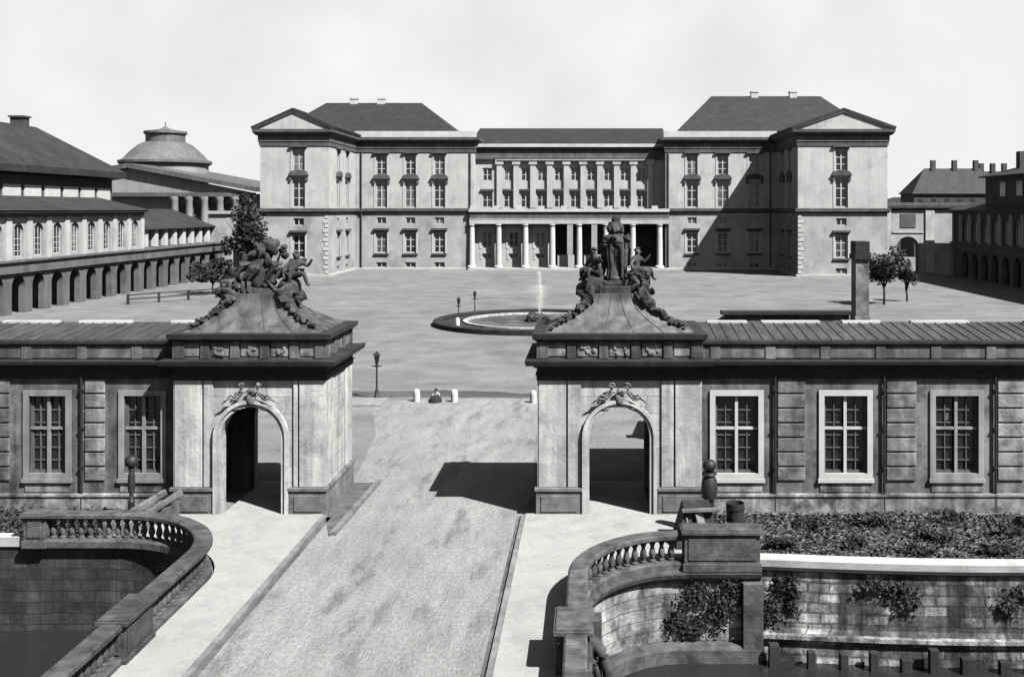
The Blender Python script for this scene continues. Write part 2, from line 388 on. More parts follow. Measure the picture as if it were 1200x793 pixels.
# ------------------------------------------------------------------ setting: ground, road, pavements, canal
def ell(cx, cy, rx, ry, a0, a1, n): return [(cx+rx*math.cos(a0+(a1-a0)*i/n), cy+ry*math.sin(a0+(a1-a0)*i/n)) for i in range(n+1)]
BLX, BRX = -11.4, -0.3
arcL = ell(-15.4, 29.6, 4.0, 3.9, 0, PI/2, 14)                 # (-11.4,29.6) -> (-15.4,33.5)
arcR = ell(2.9, 28.0, 3.2, 3.4, PI, PI/2, 14)                  # (-0.3,28) -> (2.9,31.4)
QR = lambda x: 31.4-0.55*math.sin(PI*min(1, max(0, (x-5.2)/15)))  # gently bowed quay on the right
quayR = [(5.2+1.0*i, QR(5.2+1.0*i)) for i in range(16)]
g = MB()
bnd = [(-2500,33.6), (-18.2,33.6)] + arcL[::-1] + [(BLX+.001,27.0), (BRX-.001,27.0)] + arcR + quayR + [(60,31.4), (2500,31.4)]
for (xa_, ya_), (xb_, yb_) in zip(bnd, bnd[1:]): g.face([(xa_,ya_,0), (xb_,yb_,0), (xb_,45,0), (xa_,45,0)])
g.face([(-2500,45,0), (2500,45,0), (2500,4000,0), (-2500,4000,0)])
ground = struct('ground', g, 'gravel')
g = MB(); g.face([(-2500,-300,-2.75), (2500,-300,-2.75), (2500,36,-2.75), (-2500,36,-2.75)]); struct('canal_water', g, 'water')
g = MB(); g.face([(-9.5,8,.004), (-2.25,8,.004), (-2.25,41.5,.004), (-2.6,50,.004), (-2.4,58.8,.004), (-5,59.6,.004), (-9,59.3,.004), (-12.4,58.6,.004), (-10.4,50,.004), (-9.5,41.5,.004)]); struct('road', g, 'road')
pl = [(-9.5,8), (-9.5,36.66), (-11.06,36.66), (-11.06,41.0), (-13.08,41.0), (-13.08,36.66), (-14.95,36.66), (-14.95,34.2)] + [(x+.25*(1 if i < 9 else .3), y+.25) for i, (x, y) in enumerate(arcL)][::-1] + [(-11.15,8)]
g = MB(); f_ = g.face([(x, y, .12) for x, y in pl]); r_ = bmesh.ops.extrude_face_region(g.bm, geom=[f_]); bmesh.ops.translate(g.bm, vec=(0,0,-.118), verts=[v for v in r_['geom'] if isinstance(v, bmesh.types.BMVert)])
f2 = [f for f in g.bm.faces if len(f.verts) > 6]; bmesh.ops.triangulate(g.bm, faces=f2, ngon_method='EAR_CLIP'); struct('pavement', g, 'pave')
pr = [(-2.25,8), (-2.25,36.66), (0.02,36.66), (0.02,41.0), (2.18,41.0), (2.18,36.66), (3.3,36.66), (3.0,31.7)] + [(x-.2, y+.2) for x, y in arcR][::-1] + [(-.55,8)]
g = MB(); f_ = g.face([(x, y, .12) for x, y in pr]); r_ = bmesh.ops.extrude_face_region(g.bm, geom=[f_]); bmesh.ops.translate(g.bm, vec=(0,0,-.118), verts=[v for v in r_['geom'] if isinstance(v, bmesh.types.BMVert)])
f2 = [f for f in g.bm.faces if len(f.verts) > 6]; bmesh.ops.triangulate(g.bm, faces=f2, ngon_method='EAR_CLIP'); struct('pavement', g, 'pave')
g = MB(); g.box(-9.5,-9.34, 8, 36.66, 0, .1); g.box(-2.41,-2.25, 8, 36.66, 0, .1); struct('kerb', g, 'kerb', kind='structure')
g = MB(); g.face([(-9.34,8,.008),(-9.22,8,.008),(-9.2,36.6,.008),(-9.34,36.6,.008)]); g.face([(-2.56,8,.008),(-2.41,8,.008),(-2.41,36.6,.008),(-2.56,36.6,.008)])
g.face([(-9.44,36.7,.008),(-8.75,34.4,.008),(-8.55,41.2,.008),(-9.44,41.2,.008)]); struct('gutter', g, 'gutter')
g = MB(); g.bar((-8.62,34.5,.06), (-8.45,41.2,.06), .2, .14); struct('kerb', g, 'kerb')
def strip(pts_lo, pts_hi, z, name, m):
    g = MB()
    for i in range(len(pts_lo)-1): g.face([(*pts_lo[i], z), (*pts_lo[i+1], z), (*pts_hi[i+1], z), (*pts_hi[i], z)])
    return struct(name, g, m)
rn = random.Random(3)
xs = [-24+i*0.8 for i in range(30)]
strip([(x, 59.9+rn.uniform(-.25,.25)) for x in xs], [(x, 61.9+rn.uniform(-.3,.5)-max(0, (x+9)*.16)) for x in xs], .008, 'gutter', 'gravel_dark')
xs = [-46+i*2 for i in range(44)]
strip([(x, 121+rn.uniform(-.8,.8)) for x in xs], [(x, 136+rn.uniform(-1.5,1.5)) for x in xs], .004, 'riding_track', 'gravel_dark') if False else None
struct('path', MB().box(-13.6,-11.6, 57.0, 59.3, 0, .1), 'road')

# ------------------------------------------------------------------ gate pavilions
def pavilion(x0, x1, ax, label, roof_c):
    hw = 1.08; y0, y1 = 36.7, 40.7; H = 4.88; sp = 2.85
    t = thing('gate_pavilion', ((x0+x1)/2, (y0+y1)/2, 0), label, 'gatehouse', 'gate pavilions flanking the bridge road')
    w_ = MB(); hole = [(ax-hw, 0, ax+hw, sp+hw, True)]
    w_.wall((0,y0,0), (1,0,0), (0,-1,0), x0, x1, 0, H, hole, depth=.42)
    w_.wall((0,y1,0), (1,0,0), (0,1,0), x0, x1, 0, H, hole, depth=.42)
    w_.wall((x0,0,0), (0,1,0), (-1,0,0), y0, y1, 0, H); w_.wall((x1,0,0), (0,1,0), (1,0,0), y0, y1, 0, H)
    part('wall', w_, 'stone', t)
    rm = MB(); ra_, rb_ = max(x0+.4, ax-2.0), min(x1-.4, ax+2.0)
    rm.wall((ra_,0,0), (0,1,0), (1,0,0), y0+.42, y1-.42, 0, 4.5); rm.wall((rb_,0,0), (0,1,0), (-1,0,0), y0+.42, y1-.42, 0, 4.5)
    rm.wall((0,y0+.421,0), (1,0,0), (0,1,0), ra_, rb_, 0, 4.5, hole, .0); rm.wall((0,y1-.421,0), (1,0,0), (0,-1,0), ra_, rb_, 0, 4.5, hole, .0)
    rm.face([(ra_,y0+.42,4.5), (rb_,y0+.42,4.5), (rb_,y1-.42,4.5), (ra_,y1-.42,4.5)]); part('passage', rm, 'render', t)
    for a, b in ((x0, x0+1.12), (ax+hw+.32, x1-.12)):
        pass
    # pilasters, with a sunk joint between the two halves
    for a, b in ((x0-.02, x0+.95), (x0+1.02, ax-hw-.3), (ax+hw+.42, x1-.95), (x1-.88, x1+.02)):
        if b-a > .1: part('pilaster', MB().box(a, b, y0-.07, y0+.02, 1.06, H-.003), 'stone_trim', t, bevel=.012)
    for (xx, dx) in ((x0, -1), (x1, 1)):
        q = MB(); q.box(min(xx, xx+dx*.07), max(xx, xx+dx*.07), y0-.045, y0+1.0, 1.06, H-.004); part('pilaster', q, 'stone_trim', t, bevel=.012)
        q = MB(); q.box(min(xx, xx+dx*.07), max(xx, xx+dx*.07), y1-1.0, y1+.04, 1.06, H-.004); part('pilaster', q, 'stone_trim', t, bevel=.012)
    for a, b in ((x0-.12, ax-hw-.28), (ax+hw+.28, x1+.12)):
        pb = MB(); pb.box(a, b, y0-.14, y0+.3, 0, .93); pb.box(a-.05, b+.03, y0-.2, y0+.3, .932, 1.05)
        pb.box(a+.18, b-.18, y0-.17, y0, .2, .78); part('plinth', pb, 'plinth', t, bevel=.012)
    for xx, dx in ((x0, -1), (x1, 1)):
        pb = MB(); pb.box(min(xx-.01*dx, xx+dx*.12), max(xx-.01*dx, xx+dx*.12), y0+.302, y1+.1, 0, .928); pb.box(min(xx-.01*dx, xx+dx*.17), max(xx-.01*dx, xx+dx*.17), y0+.304, y1+.14, .931, 1.045); part('plinth', pb, 'plinth', t, bevel=.012)
    # archivolt and jambs
    ar = MB(); K = 22
    path = [(-hw, 0.0)]+[(-hw*math.cos(PI*i/K), sp+hw*math.sin(PI*i/K)) for i in range(K+1)]+[(hw, 0.0)]
    for o0, o1, pr_ in ((0.0, .13, .13), (.132, .26, .2)):
        rows = []
        for i, (u, z) in enumerate(path):
            if i == 0 or i == len(path)-1: d = Vector((math.copysign(1, u), 0))
            else: d = Vector((u, z-sp)).normalized()
            rows.append([(ax+u+d.x*o0, y0-pr_, z+d.y*o0), (ax+u+d.x*o1, y0-pr_, z+d.y*o1), (ax+u+d.x*o1, y0+.01, z+d.y*o1), (ax+u+d.x*o0, y0+.01, z+d.y*o0)])
        for a, b in zip(rows, rows[1:]):
            for j in range(4): ar.face([a[j], a[(j+1)%4], b[(j+1)%4], b[j]])
    part('arch_surround', ar, 'stone_trim', t)
    # entablature
    rect = [(x0,y0), (x1,y0), (x1,y1), (x0,y1)]
    e = MB(); e.sweep(rect, [(-.3,H), (.1,H), (.1,5.06), (.14,5.06), (.14,5.1), (.08,5.1), (.08,5.3), (.2,5.36), (.24,5.42), (.46,5.44), (.5,5.58), (.5,5.62), (-.3,5.66)], True)
    part('cornice', e, 'soot', t)
    at = MB(); at.box(x0-.02, x1+.02, y0-.02, y1+.02, 5.5, 6.26)
    n = 5; ww = (x1-x0)/n
    for k in range(n+1): 
        xx = x0+ww*k; at.box(xx-.16+(.16 if k == 0 else 0)-(.16 if k == n else 0), xx+.16+(.16 if k == 0 else 0)-(.16 if k == n else 0), y0-.1, y0, 5.665, 6.262)
    for k in range(4):
        yy = y0+(y1-y0)*k/3; a_, b_ = max(y0-.08, yy-.16), min(y1, yy+.16)
        at.box(x1, x1+.1, a_, b_, 5.665, 6.263); at.box(x0-.1, x0, a_, b_, 5.665, 6.263)
    part('attic', at, 'attic', t, bevel=.01)
    rr = random.Random(int(x0*10))
    for k in range(n):
        a = x0+ww*k+.22; b = x0+ww*(k+1)-.22
        pn = MB(); pn.box(a, b, y0-.05, y0, 5.74, 6.18)
        if k in (1, 2, 3):
            for q in range(7): pn.blob((rr.uniform(a+.1, b-.1), y0-.06, rr.uniform(5.8, 6.12)), rr.uniform(.05, .1), 1, .2, (1,.5,1.2))
        part('attic_panel', pn, 'rustic', t, bevel=.01)
    for k in range(3):
        ya, yb = y0+(y1-y0)*k/3+.22, y0+(y1-y0)*(k+1)/3-.22
        part('attic_panel', MB().box(x1, x1+.05, ya, yb, 5.74, 6.18), 'rustic', t, bevel=.01); part('attic_panel', MB().box(x0-.05, x0, ya, yb, 5.74, 6.18), 'rustic', t, bevel=.01)
    tc = MB(); tc.sweep(rect, [(-.3,6.265), (.1,6.265), (.2,6.34), (.24,6.36), (.26,6.54), (-.3,6.56)], True)
    part('coping', tc, 'soot', t)
    # concave hipped roof
    ro = MB(); cx, cy = roof_c, (y0+y1)/2; S = 14; rings = []
    for i in range(S+1):
        q = i/S; k = (1-q)**2.1
        zz = 6.5+1.35*q**0.9
        xa = cx-.98+(x0+.08-(cx-.98))*k; xb = cx+.98+(x1-.08-(cx+.98))*k
        ya = cy-.75+(y0+.06-(cy-.75))*k; yb = cy+.75+(y1-.06-(cy+.75))*k
        rings.append([(xa,ya,zz), (xb,ya,zz), (xb,yb,zz), (xa,yb,zz)])
    for a, b in zip(rings, rings[1:]):
        for j in range(4): ro.face([a[j], a[(j+1)%4], b[(j+1)%4], b[j]])
    ro.face(rings[-1]); rf = part('roof', ro, 'lead', t)
    sm = MB()                                                       # standing seams
    for fx in (.2, .4, .6, .8):
        sm.tube([Vector(r[0]).lerp(Vector(r[1]), fx)+Vector((0,-.01,.01)) for r in rings], .013, 5)
        sm.tube([Vector(r[1]).lerp(Vector(r[2]), fx)+Vector((.01,0,.01)) for r in rings], .013, 5)
    part('seam', sm, 'lead', rf)
    for j, (ox, oy) in ((0, (0,0)), (1, (0,0))):                    # garlands down the two front hips
        ga = MB(); rr = random.Random(5+j+int(x0))
        for i in range(2, S+1):
            a = Vector(rings[i][j]); b = Vector(rings[i-1][j])
            for q in range(4):
                p = a.lerp(b, q/4); s_ = (.10+.15*(i/S)**1.5)
                ga.blob(p+Vector((rr.uniform(-.09,.09), rr.uniform(-.1,.05), .06+rr.uniform(-.03,.12))), rr.uniform(.55,1.0)*s_, 1, .3, (rr.uniform(.7,1.3), 1, rr.uniform(.7,1.3)))
        part('garland', ga, 'carved', rf, smooth=True)
    # overdoor relief: two reclining figures and a shield
    ks = MB()
    for sgn in (-1, 1):
        P = dict(pelvis=(.28,0,.16), waist=(.2,-.02,.27), chest=(.16,-.04,.4), neck=(.13,-.06,.5), head=(.12,-.08,.58), crown=(.11,-.08,.64), shl=(.22,-.04,.42), ell=(.32,-.08,.3), wrl=(.42,-.1,.28), hal=(.46,-.1,.26),
                 shr=(.09,-.06,.42), elr=(-.02,-.1,.36), wrr=(-.06,-.1,.46), har=(-.07,-.1,.5), hil=(.34,-.02,.13), knl=(.58,-.08,.17), anl=(.8,-.04,.02), tol=(.88,-.06,-.02), hir=(.33,-.04,.2), knr=(.5,-.1,.32), anr=(.66,-.08,.12), tor=(.74,-.1,.1))
        P = {k: (v[0]*sgn+.0, v[1], v[2]) for k, v in P.items()}
        fb = figure({**P, 'face': (-sgn*.3,-1,0)}, .62); me = fb.mesh('f'); ks.addmesh(me, Matrix.Translation((ax+sgn*.16, y0-.2, sp+hw+.16))); bpy.data.meshes.remove(me)
    ks.blob((ax, y0-.16, sp+hw+.3), .2, 2, .05, (.9,.5,1.3)); ks.blob((ax, y0-.18, sp+hw+.58), .12, 2, .1, (1,.7,1))
    for sgn in (-1, 1): ks.blob((ax+sgn*.55, y0-.1, sp+hw-.03), .16, 2, .2, (1.5,.5,.7))
    part('overdoor_sculpture', ks, 'carved_mid', t, smooth=True)
    return t, rings
pavL, ringsL = pavilion(-14.8, -9.48, -12.07, 'sandstone gate pavilion left of the road, dark arched passage and sooty cornice', -12.3)
pavR, ringsR = pavilion(-1.77, 3.98, 1.1, 'sandstone gate pavilion right of the road, its arch showing sunlit gravel behind', 1.0)

# sculptures on the two roofs
def spiral(c, r0, turns, plane, sgn, n=22):
    pts = []
    for i in range(n+1):
        a = turns*2*PI*i/n; r = r0*(1-.75*i/n)
        pts.append((c[0]+sgn*r*math.cos(a), c[1], c[2]+r*math.sin(a)))
    return pts
def putto(sgn, lean=0.0):
    return dict(pelvis=(0,0,.34), waist=(.02*sgn,.0,.5), chest=(.05*sgn+lean,-.02,.68), neck=(.06*sgn+lean,-.04,.84), head=(.05*sgn+lean,-.07,.97), crown=(.05*sgn+lean,-.06,1.06),
        shl=(.22+.05*sgn+lean,-.02,.74), ell=(.42+lean,-.1,.62), wrl=(.5+lean,-.22,.78), hal=(.52+lean,-.26,.86), shr=(-.15+.05*sgn+lean,-.02,.74), elr=(-.36+lean,-.08,.56), wrr=(-.4+lean,-.22,.42), har=(-.4+lean,-.28,.38),
        hil=(.13,-.06,.32), knl=(.24+.1*sgn,-.42,.4), anl=(.28+.16*sgn,-.44,.06), tol=(.3+.18*sgn,-.56,.02), hir=(-.13,-.06,.32), knr=(-.2+.1*sgn,-.42,.36), anr=(-.22+.1*sgn,-.36,.04), tor=(-.24+.1*sgn,-.48,.0))
cxR, cyR, zt = 1.0, 38.7, 7.83
sg = thing('roof_sculpture', (cxR,cyR,zt), 'tall soot-black urn with two seated figures on the roof of the right gate pavilion', 'sculpture')
u = MB(); u.box(cxR-.62, cxR+.62, cyR-.5, cyR+.5, zt-.03, zt+.3); u.box(cxR-.5, cxR+.5, cyR-.42, cyR+.42, zt+.3, zt+.5); part('base', u, 'carved', sg, bevel=.04)
u = MB(); u.lathe((cxR,cyR,zt+.48), [(.0,0),(.42,.0),(.44,.1),(.34,.2),(.32,.45),(.36,.8),(.5,1.1),(.52,1.18),(.4,1.25),(.36,1.32),(.48,1.42),(.5,1.5),(.46,1.62),(.3,1.72),(.16,1.82),(.16,1.88),(.0,1.9)], 20)
rr = random.Random(4)
for k in (0,1,3,4,7,8):
    a = PI+PI*(k+rr.uniform(-.4,.4))/10; r_ = .46; u.tube([(cxR+.5*math.cos(a), cyR+.5*math.sin(a), zt+1.9), (cxR+r_*math.cos(a), cyR+r_*math.sin(a), zt+1.45), (cxR+.42*math.cos(a+.1), cyR+.42*math.sin(a+.1), zt+.95), (cxR+.5*math.cos(a), cyR+.5*math.sin(a), zt+.6)], [.06,.1,.08,.04], 7)
for k in range(30):
    a = rr.uniform(0,2*PI); zz = rr.uniform(1.1, 1.7); u.blob((cxR+.5*math.cos(a), cyR+.5*math.sin(a), zt+.48+zz), rr.uniform(.08,.17), 1, .35, (1,1,rr.uniform(.7,1.5)))
part('urn', u, 'carved', sg, smooth=True)
u = MB()
for k in range(16):
    a = 2*PI*k/16; u.blob((cxR+.22*math.cos(a), cyR+.22*math.sin(a), zt+2.38+.06*(k%3)), .13, 1, .25, (1,1,1.3))
u.blob((cxR,cyR,zt+2.5), .28, 2, .12, (1,1,1)); u.blob((cxR+.03,cyR,zt+2.78), .17, 2, .15); part('flame_finial', u, 'carved', sg, smooth=True)
for sgn in (-1, 1):
    fb = figure({**putto(sgn), 'face': (sgn*.7,-.7,0)}, 1.25); me = fb.mesh('f'); bm_ = MB(); bm_.addmesh(me, Matrix.Translation((cxR+sgn*.74, cyR-.2, zt+.5)) @ Matrix.Rotation(sgn*.9, 4, 'Z') @ Matrix.Scale(1.1, 4)); bpy.data.meshes.remove(me)
    bm_.blob((cxR+sgn*.8, cyR-.1, zt+.38), .5, 2, .15, (1,1,1))
    for k in range(16): bm_.blob((cxR+sgn*rr.uniform(.55,1.15), cyR-rr.uniform(-.1,.4), zt+rr.uniform(.2,.9)), rr.uniform(.12,.24), 2, .25)
    part('seated_figure', bm_, 'carved', sg, smooth=True)
    v = MB(); v.tube(spiral((cxR+sgn*.75, cyR-.42, zt+.1), .34, 1.4, 'xz', sgn), [.11-.003*i for i in range(23)], 8)
    for k in range(12): v.blob((cxR+sgn*rr.uniform(.9,1.35), cyR-rr.uniform(.0,.5), zt-rr.uniform(-.25,.15)), rr.uniform(.1,.2), 1, .3)
    part('scroll', v, 'carved', sg, smooth=True)

cxL, cyL = -12.3, 38.7
sg = thing('roof_sculpture', (cxL,cyL,zt), 'broad soot-black trophy group with draped figures on the roof of the left gate pavilion', 'sculpture')
u = MB(); u.box(cxL-.8, cxL+.8, cyL-.5, cyL+.5, zt-.03, zt+.22); part('base', u, 'carved', sg, bevel=.04)
u = MB(); u.blob((cxL-.12,cyL-.05,zt+.75), .68, 3, .05, (.95,.6,1.05), Matrix.Rotation(.12,3,'Y'))
oval = [(cxL-.12+.62*math.cos(a), cyL-.36, zt+.8+.72*math.sin(a)) for a in [2*PI*i/26 for i in range(27)]]
u.tube(oval, [.1+.04*math.sin(i*1.9) for i in range(27)], 8)
for k in (0,2,3,6):                                                  # drapery falling over the shield
    x_ = cxL-.75+k*.2; u.tube([(x_+.35,cyL-.3,zt+1.45-abs(k-3)*.1), (x_+.1,cyL-.55,zt+1.0+rr.uniform(-.1,.1)), (x_-.15+rr.uniform(-.15,.15),cyL-.45,zt+.5), (x_+rr.uniform(-.3,.3),cyL-.5,zt+.1)], [.07,.12,.1,.06], 7)
for k in range(40):
    a = rr.uniform(0,2*PI); u.blob((cxL-.12+rr.uniform(.5,.78)*math.cos(a), cyL+rr.uniform(-.45,.2), zt+.8+rr.uniform(.5,.8)*math.sin(a)), rr.uniform(.09,.2), 1, .35, (1,1,rr.uniform(.7,1.5)))
part('cartouche', u, 'carved', sg, smooth=True)
fb = figure({**putto(1, .12), 'face': (.8,-.5,0)}, 1.3); me = fb.mesh('f'); b2 = MB(); b2.addmesh(me, Matrix.Translation((cxL+1.05, cyL-.1, zt+.3)) @ Matrix.Rotation(.5, 4, 'Z') @ Matrix.Scale(1.15, 4)); bpy.data.meshes.remove(me)
b2.blob((cxL+1.0,cyL+.05,zt+.2), .45, 2, .15); part('seated_figure', b2, 'carved', sg, smooth=True)
fb = figure({**putto(-1, -.2), 'face': (-.6,-.7,0)}, 1.3); me = fb.mesh('f'); b2 = MB(); b2.addmesh(me, Matrix.Translation((cxL-.95, cyL-.2, zt+.1)) @ Matrix.Rotation(-.5, 4, 'Z') @ Matrix.Scale(1.05, 4)); bpy.data.meshes.remove(me)
b2.blob((cxL-.95,cyL,zt+.1), .42, 2, .15); part('seated_figure', b2, 'carved', sg, smooth=True)
b2 = MB()                                                            # standards, plumes and weapons
for dx, dz, lx in ((-.2,1.9,.5), (.35,2.05,-.35), (.7,1.75,-.5), (-.75,1.5,.4)):
    b2.tube([(cxL+dx+lx*.8, cyL+.1, zt+.6), (cxL+dx, cyL+.1, zt+dz)], [.05,.04], 7)
    for k in range(7): b2.blob((cxL+dx+rr.uniform(-.14,.14), cyL+.1+rr.uniform(-.1,.1), zt+dz-rr.uniform(0,.4)), rr.uniform(.08,.15), 1, .3)
b2.blob((cxL+.25,cyL,zt+1.75), .26, 2, .15, (.8,.8,1.5), Matrix.Rotation(-.6,3,'Y')); b2.blob((cxL-.0,cyL,zt+1.7), .24, 2, .2)
part('trophy', b2, 'carved', sg, smooth=True)
for sgn in (-1, 1):
    b2 = MB(); b2.tube(spiral((cxL+sgn*1.05, cyL-.45, zt+.02), .36, 1.4, 'xz', sgn), [.12-.003*i for i in range(23)], 8)
    for k in range(16): b2.blob((cxL+sgn*rr.uniform(.8,1.6), cyL-rr.uniform(.0,.6), zt-rr.uniform(-.3,.3)), rr.uniform(.1,.22), 1, .3)
    part('scroll', b2, 'carved', sg, smooth=True)

# ------------------------------------------------------------------ long wings beside the pavilions
def wing(xa, xb, wins, wwid, label, chim=None):
    yf, yb = 37.25, 43.6; H = 4.86; t = thing('gate_wing', ((xa+xb)/2, 40.4, 0), label, 'building', 'low wings beside the gate pavilions')
    z0, z1 = 1.22, 4.42
    holes = [(c-wwid/2+.2, z0+.18, c+wwid/2-.2, z1-.2) for c in wins]
    q = MB(); q.wall((0,yf,0), (1,0,0), (0,-1,0), xa, xb, 0, 6.2, holes, .4); q.wall((0,yb,0), (1,0,0), (0,1,0), xa, xb, 0, 6.2)
    q.wall((xa,0,0), (0,1,0), (-1,0,0), yf, yb, 0, 6.2); q.wall((xb,0,0), (0,1,0), (1,0,0), yf, yb, 0, 6.2)
    part('wall', q, 'render', t)
    wm = win_meshes(wwid-.4, z1-z0-.38, .09, .035, 4, 6, False, 0, .14)
    su = MB(); a = wwid/2
    su.box(-a, -a+.2, -.07, .06, 0, z1-z0); su.box(a-.2, a, -.07, .06, 0, z1-z0); su.box(-a+.2, a-.2, -.068, .06, z1-z0-.2, z1-z0); su.box(-a-.04, a+.04, -.12, .06, -.14, 0); su.box(-a+.2, a-.2, -.068, .06, .003, .18)
    sum_ = su.mesh('surround')
    cr = MB(); hh = z1-z0-.38
    cr.box(-.055, .055, .06, .15, .0, hh-.0); cr.box(-a+.2, a-.2, .075, .14, hh*.56, hh*.56+.09); crm = cr.mesh('casement_cross')
    for c in wins:
        if abs(c-13.38) < .01: part('curtain', MB().box(c-.5, c-.2, yf+.2, yf+.215, 3.3, 3.95), 'cloth_pale', t)
        fo = placed('window', wm['frame'], 'bars', t, (c, yf, z0+.18)); link('pane', wm['pane'], 'glass', fo); 
        for nm_, me_, z_ in (('surround', sum_, -.18), ('casement_cross', crm, 0)):
            o_ = link(nm_, me_, 'white', fo, (0,0,z_))
            if c < 0 or c > 13: o_.material_slots[0].link = 'OBJECT'; o_.material_slots[0].material = M['grey_paint']
    edges = [xa]+[c+s*(wwid/2+.38) for c in sorted(wins) for s in (-1, 1)]+[xb]
    rp = random.Random(int(xa))
    for a, b in zip(edges[0::2], edges[1::2]):
        if b-a < .35: continue
        z = 1.15; ru = MB()
        while z < 4.75:
            ru.box(a+.12, b-.12, yf-.06-rp.uniform(0,.012), yf+.02, z, min(4.8, z+.47)); z += .53
        part('rustication', ru, 'rustic', t, bevel=.025)
    # window bays: sunk panel under each sill
    for c in wins: part('apron_panel', MB().box(c-wwid/2+.05, c+wwid/2-.05, yf-.04, yf+.02, .72, 1.05), 'wing_plinth', t, bevel=.015)
    p = MB(); p.box(xa+.004, xb-.004, yf-.14, yf+.02, 0, .58); p.box(xa+.004, xb-.004, yf-.19, yf+.02, .583, .68); part('plinth', p, 'wing_plinth', t, bevel=.015)
    for a, b in zip(edges[0::2], edges[1::2]):
        if b-a < .8: continue
        for xx in (a+.02,):
            d = MB(); d.tube([(xx, yf-.1, 5.0), (xx, yf-.1, .05)], .05, 8)
            for zz in (4.4, 3.0, 1.6, .6): d.box(xx-.075, xx+.075, yf-.16, yf-.02, zz, zz+.06)
            part('downpipe', d, 'iron', t)
    path = [(xa,yf), (xb,yf)]
    e = MB(); e.sweep(path, [(0,H), (.08,H), (.08,5.06), (.14,5.1), (.14,5.3), (.24,5.36), (.42,5.4), (.45,5.52), (0,5.56)]); part('cornice', e, 'soot', t)
    e = MB(); e.box(xa+.002, xb-.002, yf-.1, yf+.02, 5.6, 6.05)
    xx = xa+.6
    while xx < xb-.6: e.box(xx-.18, xx+.18, yf-.14, yf-.02, 5.57, 6.052); xx += 2.0
    part('attic', e, 'attic', t, bevel=.012)
    e = MB(); e.sweep(path, [(0,6.055), (.16,6.06), (.2,6.12), (.2,6.22), (0,6.26)]); part('eave', e, 'soot', t)
    r = MB(); r.face([(xa,yf-.15,6.2), (xb,yf-.15,6.2), (xb,40.2,6.55), (xa,40.2,6.55)]); r.face([(xa,40.2,6.55), (xb,40.2,6.55), (xb,yb+.2,6.15), (xa,yb+.2,6.15)])
    r.face([(xa,yf-.15,6.2), (xa,40.2,6.55), (xa,yb+.2,6.15)]); r.face([(xb,yf-.15,6.2), (xb,40.2,6.55), (xb,yb+.2,6.15)])
    x_ = xa+.3
    while x_ < xb: r.bar((x_, yf-.12, 6.22), (x_, 40.18, 6.565), .05, .03); x_ += .42
    part('roof', r, 'rooftile', t)
    rp = random.Random(int(xb)+3); xx = xa+rp.uniform(.2,1)
    while xx < xb-1.5:
        l = rp.uniform(1.0, 3.0); part('ridge_capping', MB().box(xx, min(xb-.05, xx+l), 40.05, 40.35, 6.5, 6.63), 'cap', t, bevel=.02); xx += l+rp.uniform(.5, 2.2)
    if chim:
        cx = chim; q = MB(); q.box(cx-.27, cx+.27, 40.6, 41.3, 6.2, 9.15); q.box(cx-.31, cx+.31, 40.56, 41.34, 6.3, 6.75); part('chimney', q, 'rustic', t, bevel=.02)
        q = MB(); q.box(cx-.33, cx+.33, 40.5, 41.4, 9.0, 9.2); q.box(cx-.29, cx+.29, 40.58, 41.32, 9.2, 9.72); part('chimney_cap', q, 'soot', t, bevel=.02)
    return t
wing(3.985, 27.0, [5.38, 9.34, 13.38, 17.3, 21.3], 1.96, 'grey rusticated wing right of the road with white cross-framed windows and a tall chimney', 10.85)
wing(-31.0, -14.805, [-16.22, -19.68, -23.1, -26.5], 1.74, 'dark weathered wing left of the road with tall barred windows under a sooty cornice')

# outbuilding behind the right wing
t = thing('outbuilding', (9,47,0), 'low parapeted outbuilding rising just behind the right wing roof, beside the chimney', 'building')
part('wall', MB().box(6.1, 11.7, 46, 50, 0, 5.3).box(6.1, 11.7, 46, 46.4, 5.3, 6.25), 'attic', t)
q = MB(); q.box(5.95, 11.85, 45.85, 46.5, 6.252, 6.42); q.bar((8.9,46.4,6.1), (8.9,50.3,5.35), 5.7, .12); part('roof', q, 'soot', t, bevel=.02)
for xx in (7.0, 8.8, 10.4): part('window', MB().box(xx, xx+.8, 45.95, 46.1, 4.3, 5.5), 'glass', t)

# ------------------------------------------------------------------ quay walls, bridge, balustrades
t = thing('quay_wall', (12,31.4,-2.75), 'stained stone quay wall with bright coping on the right, below the shrubs', 'wall')
q = MB(); q.sweep(quayR+[(60,31.4)], [(0,-3.2), (.16,-3.2), (.16,-1.9), (.05,-1.75), (.02,-.02), (-.6,-.02), (-.6,-3.2)]); part('masonry', q, 'quay', t)
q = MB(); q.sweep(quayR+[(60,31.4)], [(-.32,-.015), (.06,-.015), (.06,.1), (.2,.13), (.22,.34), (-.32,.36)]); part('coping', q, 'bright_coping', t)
q = MB(); q.sweep(quayR+[(60,31.4)], [(.0,-2.02), (.3,-2.02), (.3,-1.9), (.0,-1.86)]); part('string_course', q, 'quay_pale', t)
rp = random.Random(9)
fender = thing('timber_fender', (12,30.6,-2.75), 'row of tarred timber piles standing in the water along the right quay', 'fender')
for k in range(16):
    xx = 5.6+k*.95+rp.uniform(-.15,.15); yy = QR(xx)-.5
    part('pile', MB().box(xx-rp.uniform(.1,.28), xx+.13, yy-.12, yy+.12, -3.2, -2.0-rp.uniform(0,.5)), 'wood', fender, bevel=.02)
